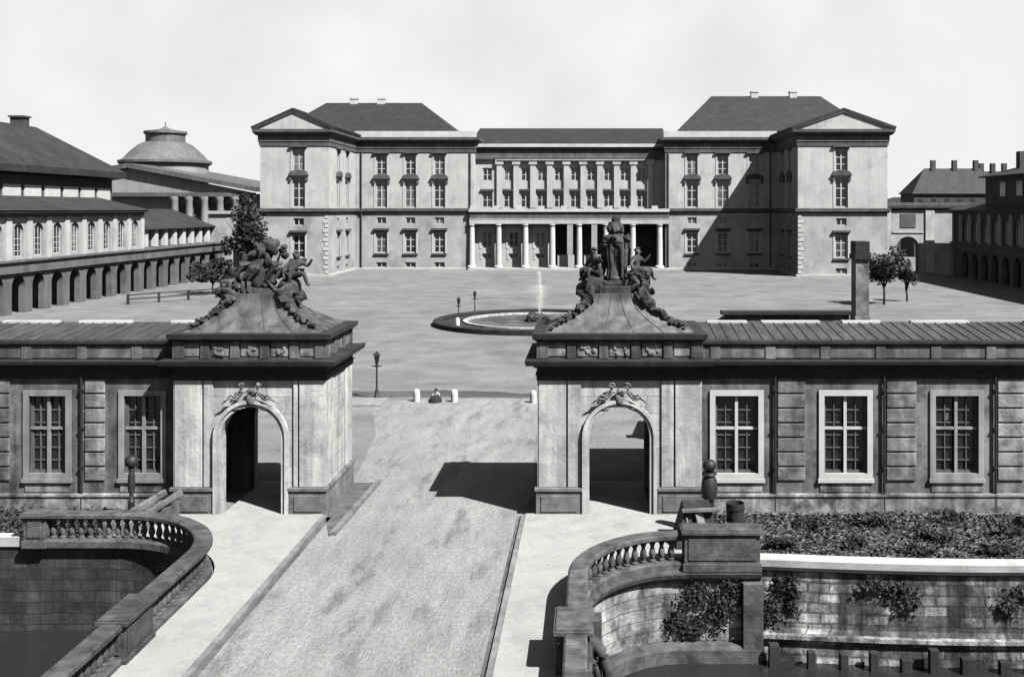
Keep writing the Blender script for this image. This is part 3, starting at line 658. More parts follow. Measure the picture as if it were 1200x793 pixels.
# curved wall under the right balustrade
t = thing('quay_wall', (1.5,30,-2.75), 'curved quay wall below the right balustrade, pale patched stone with a dark carved shield', 'wall')
cpath = [(x+.06, y-.06) for x, y in arcR]+[(5.25,31.34)]
q = MB(); q.sweep(cpath, [(0,-3.2), (.0,-.32), (-.6,-.32), (-.6,-3.2)]); part('masonry', q, 'quay_pale', t)
q = MB(); q.sweep(cpath, [(-.3,-.318), (.1,-.318), (.22,-.22), (.28,-.08), (.28,.0), (-.3,.0)]); part('cornice', q, 'balu', t)
q = MB(); q.sweep(cpath, [(-.05,-3.2), (.35,-3.2), (.35,-2.35), (.28,-2.25), (-.05,-2.2)]); part('ledge', q, 'balu', t)
for (cx, cy) in ((.02,28.55), (4.95,31.3)): part('pilaster', MB().box(cx-.28, cx+.34, cy-.3, cy+.3, -3.2, -.33), 'balu', t, bevel=.03)
rr = random.Random(12)
def climber(pts, label, n, fn):
    """leaves hugging a wall: pts = blobs (u, z, ru, rz), fn maps u to a wall point"""
    V, Fc = [], []
    for i in range(n):
        u, z, ru, rz_ = rr.choice(pts); u += rr.gauss(0,.45)*ru; z += rr.gauss(0,.45)*rz_
        if z > -.12 or z < -2.6: continue
        x, y = fn(u); p = Vector((x+rr.uniform(-.03,.03), y-rr.uniform(.02,.2), z)); a = Vector((rr.gauss(0,1), rr.gauss(0,.5), rr.gauss(0,1))).normalized(); b = a.cross(Vector((rr.gauss(0,.6), 1, rr.gauss(0,.6)))).normalized(); q_ = rr.uniform(.035,.085); j = len(V)
        V += [p-a*q_, p+b*q_*.6, p+a*q_, p-b*q_*.6]; Fc.append((j,j+1,j+2,j+3))
    c = sum(V, Vector())/len(V); me = bpy.data.meshes.new('climber'); me.from_pydata([v-c for v in V], [], Fc)
    o = link('creeper', me, 'leaf', None, c); o['label'] = label; o['category'] = 'creeper'; o['group'] = 'creepers on the quay walls'
climber([(3.3,-.7,.5,.35),(3.9,-1.2,.6,.6),(3.2,-1.7,.5,.3),(4.3,-.6,.4,.5),(2.7,-1.5,.3,.3)], 'dark creeper covering the right part of the curved quay wall under the long pedestal', 1900, lambda u: (u, 31.3-.0*u))
climber([(6.0,-.3,.4,.25),(6.2,-.8,.2,.5),(5.6,-1.2,.3,.6)], 'creeper hanging under the bright coping beside the curved wall pilaster', 700, lambda u: (u, QR(u)-.03))
climber([(9.2,-.4,.6,.25),(9.6,-.8,.4,.3),(8.6,-.35,.4,.15)], 'creeper patch below the coping near the middle of the right quay wall', 700, lambda u: (u, QR(u)-.03))
climber([(13.2,-.5,.7,.3),(12.6,-.9,.3,.3),(14,-.4,.3,.2)], 'creeper patch below the coping toward the right end of the quay wall', 800, lambda u: (u, QR(u)-.03))
t = thing('quay_wall', (-20,33.5,-2.75), 'dark mossy quay wall across the canal on the left, under a pale coping', 'wall')
lp = [(-60,33.55), (-18.2,33.55)]
q = MB(); q.sweep(lp, [(0,-3.2), (.12,-3.2), (.02,-.02), (-.6,-.02), (-.6,-3.2)]); q.sweep([(x-.04, y-.02) for x, y in arcL[::-1]], [(-.55,-3.2), (0,-3.2), (0,-.02), (-.55,-.02)]) 
q.sweep([(-18.25,33.5),(-15.4,33.5)], [(-.5,-3.2), (0,-3.2), (0,-.02), (-.5,-.02)]); part('masonry', q, 'quay_dark', t)
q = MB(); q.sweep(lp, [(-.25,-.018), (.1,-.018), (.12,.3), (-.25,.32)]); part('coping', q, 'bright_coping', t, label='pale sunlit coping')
t = thing('stone_bridge', (-5.85,18,-2.75), 'stone bridge carrying the pale road and its pavements over the canal', 'bridge')
q = MB(); q.box(BLX-.15, BRX+.15, 8, 26.98, -.7, -.006); part('deck', q, 'balu', t)
q = MB(); q.box(BLX-.1, BRX+.1, 22.8, 25.2, -3.3, -.702); q.box(BLX-.1, BRX+.1, 8, 11, -3.3, -.702); q.box(BLX-.05, BRX+.05, 26.9, 30.4, -3.3, -.06); part('pier', q, 'quay_dark', t)
q = MB(); cy = 27.4
q.tube([(BRX+.25+.62*math.sin(a), cy, -.55-1.5+1.5*math.cos(a)) for a in [PI*i/2/12 for i in range(13)]], [.2-.006*i for i in range(13)], 10)
q.tube([(BRX+.25+.35*math.sin(a), cy+.02, -.55-1.5+1.1*math.cos(a)) for a in [PI*i/2/12 for i in range(13)]], [.14-.004*i for i in range(13)], 10)
q.box(BRX+.05, BRX+.42, cy-.4, cy+.4, -3.2, -.4); part('console_scroll', q, 'balu', t, smooth=True)

def balustrade(path, label, peds, loc):
    t = thing('balustrade', loc, label, 'balustrade', 'bridge balustrades')
    part('base_rail', MB().sweep(path, [(-.24,0), (.24,0), (.24,.2), (.18,.26), (-.18,.26), (-.24,.2)]), 'balu', t)
    part('coping', MB().sweep(path, [(-.2,.9), (.2,.9), (.27,.96), (.27,1.06), (.22,1.1), (-.22,1.1), (-.27,1.06), (-.27,.96)]), 'balu', t)
    bal = MB().lathe((0,0,.255), [(0,0),(.1,0),(.1,.06),(.06,.09),(.075,.14),(.11,.24),(.09,.34),(.055,.46),(.075,.52),(.1,.57),(.1,.648),(0,.648)], 12).mesh('baluster', (0,0,0), True)
    acc = 0.0; nxt = .2; spac = .3; inped = False; dies = []
    for a, b in zip(path, path[1:]):
        a = Vector(a); b = Vector(b); L_ = (b-a).length
        while nxt <= acc+L_:
            p = a.lerp(b, (nxt-acc)/L_); nxt += spac
            if any(abs(p.x-q[0]) < q[2]/2+.1 and abs(p.y-q[1]) < q[3]/2+.1 for q in peds): continue
            placed('baluster', bal, 'balu', t, (p.x, p.y, 0))
        acc += L_
    for (px_, py_, sx, sy, hh) in peds:
        q = MB(); q.box(px_-sx/2, px_+sx/2, py_-sy/2, py_+sy/2, 0, hh-.16); q.box(px_-sx/2-.05, px_+sx/2+.05, py_-sy/2-.05, py_+sy/2+.05, -.002, .24)
        q.box(px_-sx/2+.12, px_+sx/2-.12, py_-sy/2-.03, py_-sy/2, .34, hh-.28); q.box(px_-sx/2-.03, px_-sx/2, py_-sy/2+.12, py_+sy/2-.12, .34, hh-.28); q.box(px_+sx/2, px_+sx/2+.03, py_-sy/2+.12, py_+sy/2-.12, .34, hh-.28)
        po = part('pedestal', q, 'balu', t, bevel=.015)
        q = MB(); q.box(px_-sx/2-.1, px_+sx/2+.1, py_-sy/2-.1, py_+sy/2+.1, hh-.158, hh-.04); q.box(px_-sx/2-.05, px_+sx/2+.05, py_-sy/2-.05, py_+sy/2+.05, hh-.04, hh); part('cap', q, 'balu', po, bevel=.02)
    return t
balustrade([(BLX,14), (BLX,29.4)]+arcL+[(-18.0,33.5)], 'weathered stone balustrade curving round the canal corner on the left of the bridge', [(BLX,25.3,.6,1.6,1.2), (BLX,19,.6,1.6,1.2), (-18.0,33.5,.7,.55,1.15)], (BLX,26,0))
balustrade([(BRX,14), (BRX,27.8)]+arcR+[(3.4,31.4)], 'dark stone balustrade curving away right of the bridge to a long block pedestal', [(BRX-.06,24.6,.75,1.3,1.2), (BRX,19,.75,1.3,1.2), (4.05,31.4,2.3,.62,1.28)], (BRX,26,0))

# stair cheeks beside the pavilions, posts, bucket
def stairs(x, sgn, label):
    t = thing('stone_steps', (x,35.6,0), label, 'steps', 'stone steps beside the gate pavilions')
    for k, off in enumerate((0, .62)):
        q = MB(); q.bar((x+sgn*(1.25-off), 34.6, .3), (x-sgn*off*.9, 36.2, 1.02), .16, .2); q.box(x+sgn*(1.25-off)-.14, x+sgn*(1.25-off)+.14, 34.4, 34.7, 0, .45); part('cheek', q, 'rustic' , t, bevel=.02)
    q = MB()
    for k in range(5):
        f1 = k/5; xx = x+sgn*(.95-.95*f1-.31); yy = 34.7+1.5*f1; q.box(xx-.35, xx+.35, yy, yy+.34, 0, .12+.16*k)
    part('tread', q, 'plinth', t, bevel=.015); return t
stairs(-14.95, -1, 'short stone steps with two slanting stone cheeks against the left pavilion')
# slanted hatch on the right
t = thing('cellar_hatch', (3.4,33.3,0), 'dark sloping cellar hatch with pale edges behind the long balustrade pedestal', 'hatch')
q = MB(); pts = [(3.0,33.0), (4.15,33.0), (4.15,34.2), (3.0,34.2)]
lo = [(2.75,32.7,0), (4.3,32.7,0), (4.3,34.4,0), (2.75,34.4,0)]; hi = [(3.1,33.2,1.25), (4.0,33.2,1.25), (4.0,34.2,1.3), (3.1,34.2,1.3)]
for j in range(4): q.face([lo[j], lo[(j+1)%4], hi[(j+1)%4], hi[j]])
q.face(hi); part('body', q, 'wood', t)
q = MB(); q.bar((3.0,33.02,1.28), (4.1,33.02,1.32), .14, .1); q.bar((3.15,33.1,1.05), (3.32,32.72,.1), .06, .06); q.bar((3.55,33.1,1.2), (3.8,32.66,.05), .3, .05); part('edging', q, 'plinth', t, bevel=.01)
def iron_post(x, y, h, r, label):
    t = thing('iron_post', (x,y,0), label, 'post', 'iron posts in front of the wings')
    part('shaft', MB().lathe((x,y,0), [(0,0),(r*2.6,0),(r*2.6,.2),(r*1.6,.3),(r*1.5,.8),(r*1.8,.86),(r,.95),(r*.8,h-.55),(r*1.6,h-.5),(r*1.4,h-.42),(0,h-.42)], 14), 'iron', t, True)
    part('globe', MB().lathe((x,y,h-.42), [(0,0),(.1,.0),(.19,.07),(.23,.2),(.21,.31),(.14,.39),(0,.43)], 16), 'iron', t, True)
    part('collar', MB().lathe((x,y,h-1.3), [(0,0),(r*1.5,0),(r*1.75,.25),(r*1.6,.6),(r*.9,.8),(0,.82)], 14), 'iron', t, True)
iron_post(4.05, 34.4, 2.6, .16, 'stout black iron post with round head at the corner of the right pavilion')
iron_post(-15.9, 35.6, 2.45, .07, 'slim black iron post with round head below the left wing window')
t = thing('tub', (5.05,35.3,0), 'small dark wooden tub among the plants under the first right window', 'tub')
part('staves', MB().lathe((5.05,35.3,0), [(0,0),(.26,0),(.3,.3),(.32,.9),(.29,.9),(.27,.2),(0,.2)], 14), 'wood', t, True)
part('hoop', MB().lathe((5.05,35.3,.25), [(.3,0),(.325,.0),(.33,.05),(.3,.05)], 14, 1, 1, True).lathe((5.05,35.3,.68), [(.305,0),(.33,.0),(.335,.05),(.31,.05)], 14, 1, 1, True), 'iron', t, True)

# planting between right quay and wing
sh = [(6.2,33.2,.9,'wide'), (7.6,35.4,.75,'a'), (8.6,33.4,.8,'b'), (9.9,35.6,1.0,'c'), (11.4,34.0,.85,'d'), (12.4,35.9,1.0,'e'), (13.9,34.5,1.05,'f'), (15.4,35.6,1.1,'g'), (16.3,33.4,.9,'h'), (10.4,32.5,.7,'i'), (13.0,32.6,.75,'j')]
desc = ['spreading dark shrub beside the long balustrade pedestal', 'low dark shrub at the wall foot right of the first window', 'dark shrub in mid bed below the right wing rustication', 'rounded dark shrub at the foot of the second right window',
        'dark shrub between the second and third right windows, away from the wall', 'tall dark shrub against the wall just left of the third right window', 'dense shrub below the third right window', 'large dark shrub at the wall on the right edge',
        'dark shrub near the quay coping at the right edge', 'low shrub leaning on the bright quay coping', 'low shrub by the coping below the third right window']
for (x, y, s, k), d in zip(sh, desc):
    r = thing('shrub', (x,y,0), d, 'shrub', 'shrubs in the quayside bed')
    me = leafmesh(leaves((x,y,s*.2), (s*.85,s*.6,s*.27), 480, .08, 7, seed=int(x*10)), (x,y,0)); link('foliage', me, 'leaf', r)
    q = MB()
    for j in range(4): q.tube([(x+random.uniform(-.1,.1), y, 0), (x+random.uniform(-.4,.4)*s, y+random.uniform(-.3,.3)*s, s*.45)], [.03,.012], 5)
    part('stem', q, 'bark', r)
V, Fc = [], []; rp = random.Random(21)
for i in range(12500):
    x = rp.uniform(4.4, 24); y = rp.uniform(31.75, 36.9) if x > 5.3 else rp.uniform(32.0, 36.9)
    if x < 5.3 and y < 35 and rp.random() < .6: continue
    hgt = .12+.26*(.5+.5*math.sin(x*2.1+y*1.3))*(.5+.5*math.sin(y*2.7-x*.9)); p = Vector((x, y, rp.uniform(.01, hgt*.4+.04)))
    a = Vector((rp.gauss(0,1), rp.gauss(0,1), rp.gauss(0,.5))).normalized(); b = a.cross(Vector((rp.gauss(0,1), rp.gauss(0,1), 1.5))).normalized(); s = rp.uniform(.05,.12); j = len(V)
    V += [p-a*s, p+b*s*.5, p+a*s, p-b*s*.5]; Fc.append((j,j+1,j+2,j+3))
me = bpy.data.meshes.new('ivy'); me.from_pydata(V, [], Fc); o = link('ivy', me, 'leaf'); o['kind'] = 'stuff'
V, Fc = [], []
for i in range(5000):
    x = rp.uniform(-26, -16.4); y = rp.uniform(34.0, 36.9); p = Vector((x, y, rp.uniform(.02, .3)))
    a = Vector((rp.gauss(0,1), rp.gauss(0,1), rp.gauss(0,.5))).normalized(); b = a.cross(Vector((rp.gauss(0,1), rp.gauss(0,1), 1.5))).normalized(); s = rp.uniform(.06,.13); j = len(V)
    V += [p-a*s, p+b*s*.5, p+a*s, p-b*s*.5]; Fc.append((j,j+1,j+2,j+3))
me = bpy.data.meshes.new('ivy'); me.from_pydata(V, [], Fc); o = link('ivy', me, 'leaf'); o['kind'] = 'stuff'

# ------------------------------------------------------------------ riding-ground arcades
def arcade(sgn, ya, ysplit, yend, label, wm_='palace_low'):
    xf = sgn*60.0; n = (-sgn, 0, 0); t = thing('arcade_wing', (xf+sgn*4, (ya+yend)/2, 0), label, 'building', 'arcaded wings of the riding ground')
    O = (xf,0,0); U = (0,1,0); bay = 3.95
    ks = int((yend-ya)/bay); aw = 2.5
    ys = [ya+bay*(k+.5) for k in range(ks)]
    wl = MB(); wl.wall(O, U, n, ya, yend, 0, 4.3, [(y-aw/2, 0, y+aw/2, 4.05, True) for y in ys], .7); part('arcade', wl, 'arcade_low', t)
    wl = MB()
    up = [y for y in ys if y+1.6 < ysplit]
    uw = 2.0
    wl.wall(O, U, n, ya, ysplit, 5.6, 10.6, [(y-uw/2, 5.95, y+uw/2, 9.5, True) for y in up], .45)
    X2 = sorted((xf, xf+sgn*9))
    for yy, z_ in ((ya, 10.6), (ysplit, 10.6)): wl.face([(xf,yy,0 if yy == ya else 5.6), (xf+sgn*9,yy,0 if yy == ya else 5.6), (xf+sgn*9,yy,z_), (xf,yy,z_)])
    ew = MB(); ew.face([(xf,yend,0), (xf+sgn*9,yend,0), (xf+sgn*9,yend,5.6), (xf,yend,5.6)]); part('end_wall', ew, wm_, t)
    part('wall', wl, wm_, t)
    bw = MB(); xb = xf+sgn*4.0; bw.face([(xb,ya,0), (xb,yend,0), (xb,yend,4.3), (xb,ya,4.3)]); bw.face([(xf,ya,4.29), (xf,yend,4.29), (xb,yend,4.29), (xb,ya,4.29)]); part('arcade_back_wall', bw, 'render', t)
    b = MB(); x_ = sorted((xf-sgn*.35, xf+sgn*.3)); b.box(x_[0], x_[1], ya, yend, 4.3, 5.45); x_ = sorted((xf-sgn*.6, xf+sgn*.3)); b.box(x_[0], x_[1], ya, yend, 5.452, 5.68); part('gallery_band', b, 'arcade_low', t)
    wm = win_meshes(uw, 3.55, .14, .07, 3, 4, True, 0, .25); rz = PI/2 if sgn < 0 else -PI/2
    for y in up: put_window(t, wm, (xf, y, 5.95), rz)
    for k in range(len(up)+1):
        y = ya+bay*k; 
        if y > ysplit: break
        x_ = sorted((xf-sgn*.18, xf+sgn*.02)); part('pilaster', MB().box(x_[0], x_[1], y-.5, y+.5, 5.682, 10.2), 'palace', t)
    x_ = sorted((xf-sgn*.22, xf+sgn*.02)); part('pilaster', MB().box(x_[0], x_[1], ysplit-.3, ysplit+.02, 5.683, 10.21), 'palace', t)
    e = MB(); x_ = sorted((xf-sgn*.3, xf+sgn*.3)); e.box(x_[0], x_[1], ya, ysplit+.2, 10.22, 10.6); x_ = sorted((xf-sgn*.75, xf+sgn*.3)); e.box(x_[0], x_[1], ya, ysplit+.4, 10.602, 10.85); part('cornice', e, 'palace_band', t)
    r = MB(); xs_ = xf-sgn*.9; xm = xf+sgn*4.5; xe = xf+sgn*9.4
    r.face([(xs_,ya,10.86), (xs_,ysplit+.5,10.86), (xm,ysplit-2.5,12.5), (xm,ya,12.5)]); r.face([(xe,ya,10.86), (xe,ysplit+.5,10.86), (xm,ysplit-2.5,12.5), (xm,ya,12.5)]); r.face([(xs_,ysplit+.5,10.86), (xe,ysplit+.5,10.86), (xm,ysplit-2.5,12.5)])
    r.face([(xs_,ya,10.86), (xm,ya,12.5), (xe,ya,10.86)])
    part('roof', r, 'slate2', t)
    if ysplit < yend-2:
        xg = xf+sgn*2.2; c = MB(); c.wall((xg,0,0), U, n, ysplit, yend, 5.5, 8.2); part('set_back_wall', c, 'render', t)
        for k in range(9):
            y = ysplit+2.0+k*(yend-ysplit-4)/8; x_ = sorted((xg-sgn*.6, xg+sgn*.02)); part('column', MB().box(x_[0], x_[1], y-.5, y+.5, 5.69, 8.1), 'whitestone', t)
        r = MB(); xs_ = xg-sgn*1.0; xm = xg+sgn*4.5
        r.face([(xs_,ysplit+.6,8.2), (xs_,yend,8.2), (xm,yend-4,11.0), (xm,ysplit+.6,11.0)]); r.face([(xs_,yend,8.2), (xm+sgn*5,yend,8.2), (xm,yend-4,11.0)]); r.box(*sorted((xs_,xm)), ysplit+.6, yend, 8.1, 8.19)
        part('low_roof', r, 'slate2', t)
        x_ = sorted((xf+sgn*.2, xf+sgn*9)); part('terrace', MB().box(x_[0], x_[1], ysplit+.01, yend-.01, 5.3, 5.6), 'palace_band', t)
        x_ = sorted((xf-sgn*.6, xf+sgn*2.4)); q = MB(); q.box(x_[0], x_[1], yend-.02, yend+3.0, 0, 10.2); q.box(x_[0]-.4, x_[1]+.4, yend-.4, yend+3.4, 10.2, 10.7); part('end_pier', q, 'palace_low', t)
    return t
arcade(-1, 86.0, 137.4, 168.0, 'long sunlit arcaded wing with rows of arches on the left side of the riding ground')
arcade(1, 98.0, 168.5, 168.5, 'shadowed arcaded wing on the right side of the riding ground', 'theatre')  # upper wall colour darkened to stand in for shade, unlike the left wing

# riding hall, left
t = thing('riding_hall', (-80,140,0), 'tall riding hall with large dark hipped roof and chimney behind the left arcade', 'building')
q = MB(); q.box(-87.5,-74.5,112,160,0,15.7); part('wall', q, 'brick', t)
for k in range(9):
    y = 115+k*5; part('wall_panel', MB().box(-74.55,-74.3,y,y+4.0,11.9,14.2), 'whitestone', t)
for k in range(6):
    x = -87+k*2.1; part('wall_panel', MB().box(x,x+1.5,111.75,112.05,11.9,14.2), 'whitestone', t)
q = MB(); ex0, ex1, ey0, ey1 = -89,-73.0,110.6,161.5
e = [(ex0,ey0,16.7), (ex1,ey0,16.7), (ex1,ey1,16.7), (ex0,ey1,16.7)]; r1, r2 = (-81,122,23.0), (-81,150,23.0)
q.face([e[0],e[1],r1]); q.face([e[1],e[2],r2,r1]); q.face([e[2],e[3],r2]); q.face([e[3],e[0],r1,r2]); q.box(ex0,ex1,ey0,ey1,15.8,16.69); part('roof', q, 'slate2', t)
q = MB(); q.box(-81.4,-79.5,144,145.5,19,23.9); q.box(-81.6,-79.3,143.8,145.7,23.9,24.15); part('chimney', q, 'brick', t)

# church with dome
t = thing('domed_church', (-93,225,0), 'domed church with wide lantern and columned front beyond the left wings', 'church')
D = 225; cx = X(194, D)
q = MB(); q.box(-118,-70,206,246,0,14.2); part('wall', q, 'church', t)
q = MB()
y0 = 205.2; ap = (-92, 19.2)
for ya, yb, o in ((y0, 208, 0),): 
    q.face([(-119,y0,14.3), (-67.3,y0,14.3), (ap[0],y0,ap[1])])
part('pediment', q, 'church', t)
q = MB()
for a, b in (((-119.6,14.4), ap), (ap, (-66.4,14.4))):
    q.bar((a[0],225,a[1]+.5), (b[0],225,b[1]+.5), 42, .9, (0,0,1))
q.box(-119,-67,204.6,206.2,13.5,14.29); part('roof', q, 'palace_band', t)
for k, px in enumerate((205, 222, 240, 258, 276)):
    xx = X(px, 205.4); part('column', MB().lathe((xx,205.2,0), [(0,0),(1.0,0),(1.0,.6),(.85,.8),(.72,12.5),(1.0,13.0),(1.0,13.48),(0,13.48)], 12), 'church', t, True)
for k, px in enumerate((214, 231, 249, 267)): xx = X(px, 206); part('niche', MB().box(xx-.9,xx+.9,205.9,206.1,9.5,12.2), 'hood', t)
q = MB(); q.lathe((cx,D,0), [(0,12),(8.9,12),(8.9,20.6),(0,20.6)], 40); part('drum', q, 'church', t, True)
q = MB(); q.lathe((cx,D,0), [(0,20.6),(9.2,20.6),(9.7,21.0),(9.7,21.5),(8.7,21.9),(8.1,22.6),(7.0,23.8),(5.6,25.0),(4.4,25.6),(0,25.6)], 40); part('dome', q, 'copper', t, True)
q = MB(); q.lathe((cx,D,0), [(0,25.4),(4.1,25.4),(4.1,27.2),(4.5,27.5),(4.5,28.0),(3.4,28.1),(1.0,28.6),(.5,28.9),(.15,29.2),(.1,30.2),(0,30.2)], 28); part('lantern', q, 'copper', t, True)

# ------------------------------------------------------------------ the palace
YF, YB = 167.0, 186.0
WU = win_meshes(2.0, 3.6, .22, .12, 2, 3, False, .3, .25); WM = win_meshes(2.1, 4.9, .22, .12, 2, 3, False, .3, .25); WL = win_meshes(2.1, 3.9, .24, .12, 2, 3, False, .3, .25); WB = win_meshes(1.9, 1.0, .18, .1, 2, 1, False, 0, .2); WZ = win_meshes(1.7, 1.2, .15, .1, 2, 1, False, 0, .2)
HF, HA, SL = hood_mesh(2.0, 'flat'), hood_mesh(2.1, 'arch'), sill_mesh(2.0)
ROWS = [(WU, 17.2, 2.0, 3.6, HF, SL), (WM, 11.25, 2.1, 4.9, HA, None), (WZ, 8.3, 1.7, 1.2, None, None), (WL, 3.0, 2.1, 3.9, HF, SL), (WB, .35, 1.9, 1.0, None, None)]
def facade(root, mbu, mbl, O, U, n, u0, u1, cols, rz, top, rows=ROWS):
    O = Vector(O); U_ = Vector(U)
    hu = [(c-w_/2, z, c+w_/2, z+h) for c in cols for (_, z, w_, h, _, _) in rows if z > 10]
    hl = [(c-w_/2, z, c+w_/2, z+h) for c in cols for (_, z, w_, h, _, _) in rows if z < 10]
    mbu.wall(O, U, n, u0, u1, 10.7, top, hu, .4); mbl.wall(O, U, n, u0, u1, 0, 10.7, hl, .4)
    for c in cols:
        for (wm, z, w_, h, hd, sl) in rows: put_window(root, wm, O+U_*c+Vector((0,0,z)), rz, hd, h, sl)
ENT = [(-.4,21.3), (.15,21.3), (.2,21.9), (.3,22.0), (.3,22.9), (.7,23.1), (1.0,23.5), (1.05,23.95), (-.4,24.0)]
STR = [(-.3,10.3), (.2,10.35), (.45,10.6), (.5,11.1), (-.3,11.15)]
BAS = [(-.3,0), (.35,0), (.35,.32), (.2,.36), (-.3,.36)]
def block(side):
    if side < 0:
        px0, px1, rx0, rx1 = -53.6, -42.45, -42.45, -20.9; cols = [X(447,YB), X(481,YB), X(515,YB)]; inner = px1; lab = 'left palace block with pedimented corner pavilion, its inner side sunlit'
        fc = [X(350,YF)]
        path = [(px0,205), (px0,YF), (px1,YF), (px1,YB), (rx1,YB), (rx1,212)]
        rfb = (-57, -24.3, 32, -51, -32.5, 31.6); chs = [(X(447,199),), (X(415,199),)]
    else:
        px0, px1, rx0, rx1 = 34.1, 48.7, 13.95, 34.1; cols = [X(811,YB), X(847,YB), X(884,YB)]; inner = px0; lab = 'right palace block with pedimented corner pavilion casting a long diagonal shadow'
        fc = [X(986,YF)]
        path = [(rx0,212), (rx0,YB), (px0,YB), (px0,YF), (px1,YF), (px1,205)]
        rfb = (16.3, 52, 32, 23.8, 45.0, 32.9); chs = [(X(884,199),), (X(929,199),)]
    t = thing('palace_block', ((px0+rx1)/2 if side < 0 else (rx0+px1)/2, YB, 0), lab, 'palace', 'twin blocks of the palace')
    mu, ml = MB(), MB()
    facade(t, mu, ml, (0,YF,0), (1,0,0), (0,-1,0), px0, px1, fc, 0, 22)
    facade(t, mu, ml, (0,YB,0), (1,0,0), (0,-1,0), rx0, rx1, cols, 0, 22)
    n = (1,0,0) if side < 0 else (-1,0,0); rz = PI/2 if side < 0 else -PI/2
    facade(t, mu, ml, (inner,0,0), (0,1,0), n, YF, YB, [173.5, 179.8], rz, 22)
    outer = px0 if side < 0 else px1; no = (-n[0],0,0); facade(t, mu, ml, (outer,0,0), (0,1,0), no, YF, 205, [175,182,189,196], -rz, 22)
    end = rx1 if side < 0 else rx0; mu.wall((end,0,0), (0,1,0), n, YB, 212, 10.7, 22); ml.wall((end,0,0), (0,1,0), n, YB, 212, 0, 10.7)
    mu.wall((0,212,0), (1,0,0), (0,1,0), min(px0,rx0), max(px1,rx1), 0, 22)
    part('upper_wall', mu, 'palace', t); part('lower_wall', ml, 'palace_low', t)
    part('entablature', MB().sweep(path, ENT), 'palace_band', t); part('string_course', MB().sweep(path, STR), 'palace_band', t); part('base_course', MB().sweep(path, BAS), 'palace', t)
    a, b = (rx0, rx1+.4) if side < 0 else (rx0-.4, rx1)
    part('parapet', MB().box(a+.0, b, YB-.5, YB+1.0, 24.02, 25.1), 'whitestone', t)
    for xx in (rx0+.5 if side > 0 else rx0+1.2, rx1-.6 if side < 0 else rx1-1.2):
        part('downpipe', MB().tube([(xx,YB-.22,21.4),(xx,YB-.22,11.2)], .11, 8).tube([(xx,YB-.22,11.25),(xx,YB-.5,11.0),(xx,YB-.5,10.4),(xx,YB-.22,10.2),(xx,YB-.22,.4)], .11, 8), 'hood', t)
    # quoins of the corner pavilion
    q = MB(); k = 0
    zz = .5
    while zz < 10.0: 
        l = .9 if k % 2 else .6; xe = inner; q.box(min(xe, xe-n[0]*l), max(xe, xe-n[0]*l), YF-.08, YF+.02, zz, zz+.6); zz += .75; k += 1
    part('quoin', q, 'whitestone', t)
    # pediment and gable roof
    mid = (px0+px1)/2; g0, g1 = px0-1.0, px1+1.0; za, zb = 24.0, 27.2
    q = MB(); q.face([(g0+.8,YF-.62,za), (g1-.8,YF-.62,za), (mid,YF-.62,zb-.3)]); part('tympanum', q, 'palace', t)
    q = MB()
    for (xa, xb) in ((g0-.2, mid), (g1+.2, mid)): q.bar((xa,(YF-.9+206)/2,za+.15), (xb,(YF-.9+206)/2,zb), 206-YF+.9, .45, (0,0,1))
    part('gable_roof', q, 'slate', t); 
    q = MB()
    for (xa, xb) in ((g0, mid), (g1, mid)): q.bar((xa,YF-.7,za-.0), (xb,YF-.7,zb-.32), .3, .3, (0,0,1))
    part('raking_cornice', q, 'palace_band', t)
    x0, x1, _, ra, rb, zr = rfb
    q = MB(); e = [(x0,YB+.6,25.2), (x1,YB+.6,25.2), (x1,212,25.2), (x0,212,25.2)]; A, B = (ra,199,zr), (rb,199,zr)
    q.face([e[0],e[1],B,A]); q.face([e[1],e[2],B]); q.face([e[2],e[3],A,B]); q.face([e[3],e[0],A]); q.box(x0+.1,x1-.1,YB+1.05,211.8,23.9,25.19); part('hipped_roof', q, 'slate', t)
    for (xx,) in chs:
        q = MB(); q.box(xx-.7,xx+.7,198.4,199.6,zr-2,zr+.7); q.box(xx-.8,xx+.8,198.3,199.7,zr+.7,zr+.95); part('chimney', q, 'whitestone', t)
    return t
block(-1); block(1)

# central range with colonnade
t = thing('palace_range', (-4,196,0), 'central palace range with white columned portico and a row of small upper windows', 'palace')
YC = 189.0; YP = 196.0; xl, xr = -22.0, 14.9
cu = [X(p, YC) for p in (571, 596, 616, 635, 655, 674, 693, 713, 732, 752)]
W1 = win_meshes(1.7, 2.4, .16, .1, 2, 2, False, .0, .2); W2 = win_meshes(1.9, 3.0, .2, .1, 2, 2, False, .0, .2)
q = MB(); q.wall((0,YC,0), (1,0,0), (0,-1,0), xl, xr, 11.06, 21, [(c-.85,16.2,c+.85,18.6) for c in cu]+[(c-.95,11.25,c+.95,14.25) for c in cu], .45)
part('upper_wall', q, 'palace', t); part('rear_wall', MB().wall((0,214,0), (1,0,0), (0,1,0), xl, xr, 8.5, 21), 'palace', t)
hd = MB().box(-1.2,1.2,-.35,.02,.1,.45).mesh('hood')
for c in cu: put_window(t, W1, (c,YC,16.2), 0, None, 2.4, None); put_window(t, W2, (c,YC,11.25), 0, hd, 3.0, None)
for k in range(10):
    xx = X(585.5+19.6*k, YC); part('pilaster', MB().box(xx-.5,xx+.5,YC-.45,YC+.02,11.2,19.2).box(xx-.75,xx+.75,YC-.6,YC+.02,19.202,20.1), 'palace', t)
part('cornice', MB().sweep([(xl,YC),(xr,YC)], [(-.3,20.12),(.5,20.12),(.55,20.5),(.3,20.6),(.3,21.8),(.7,22.0),(.9,22.35),(-.3,22.4)]), 'palace_band', t)
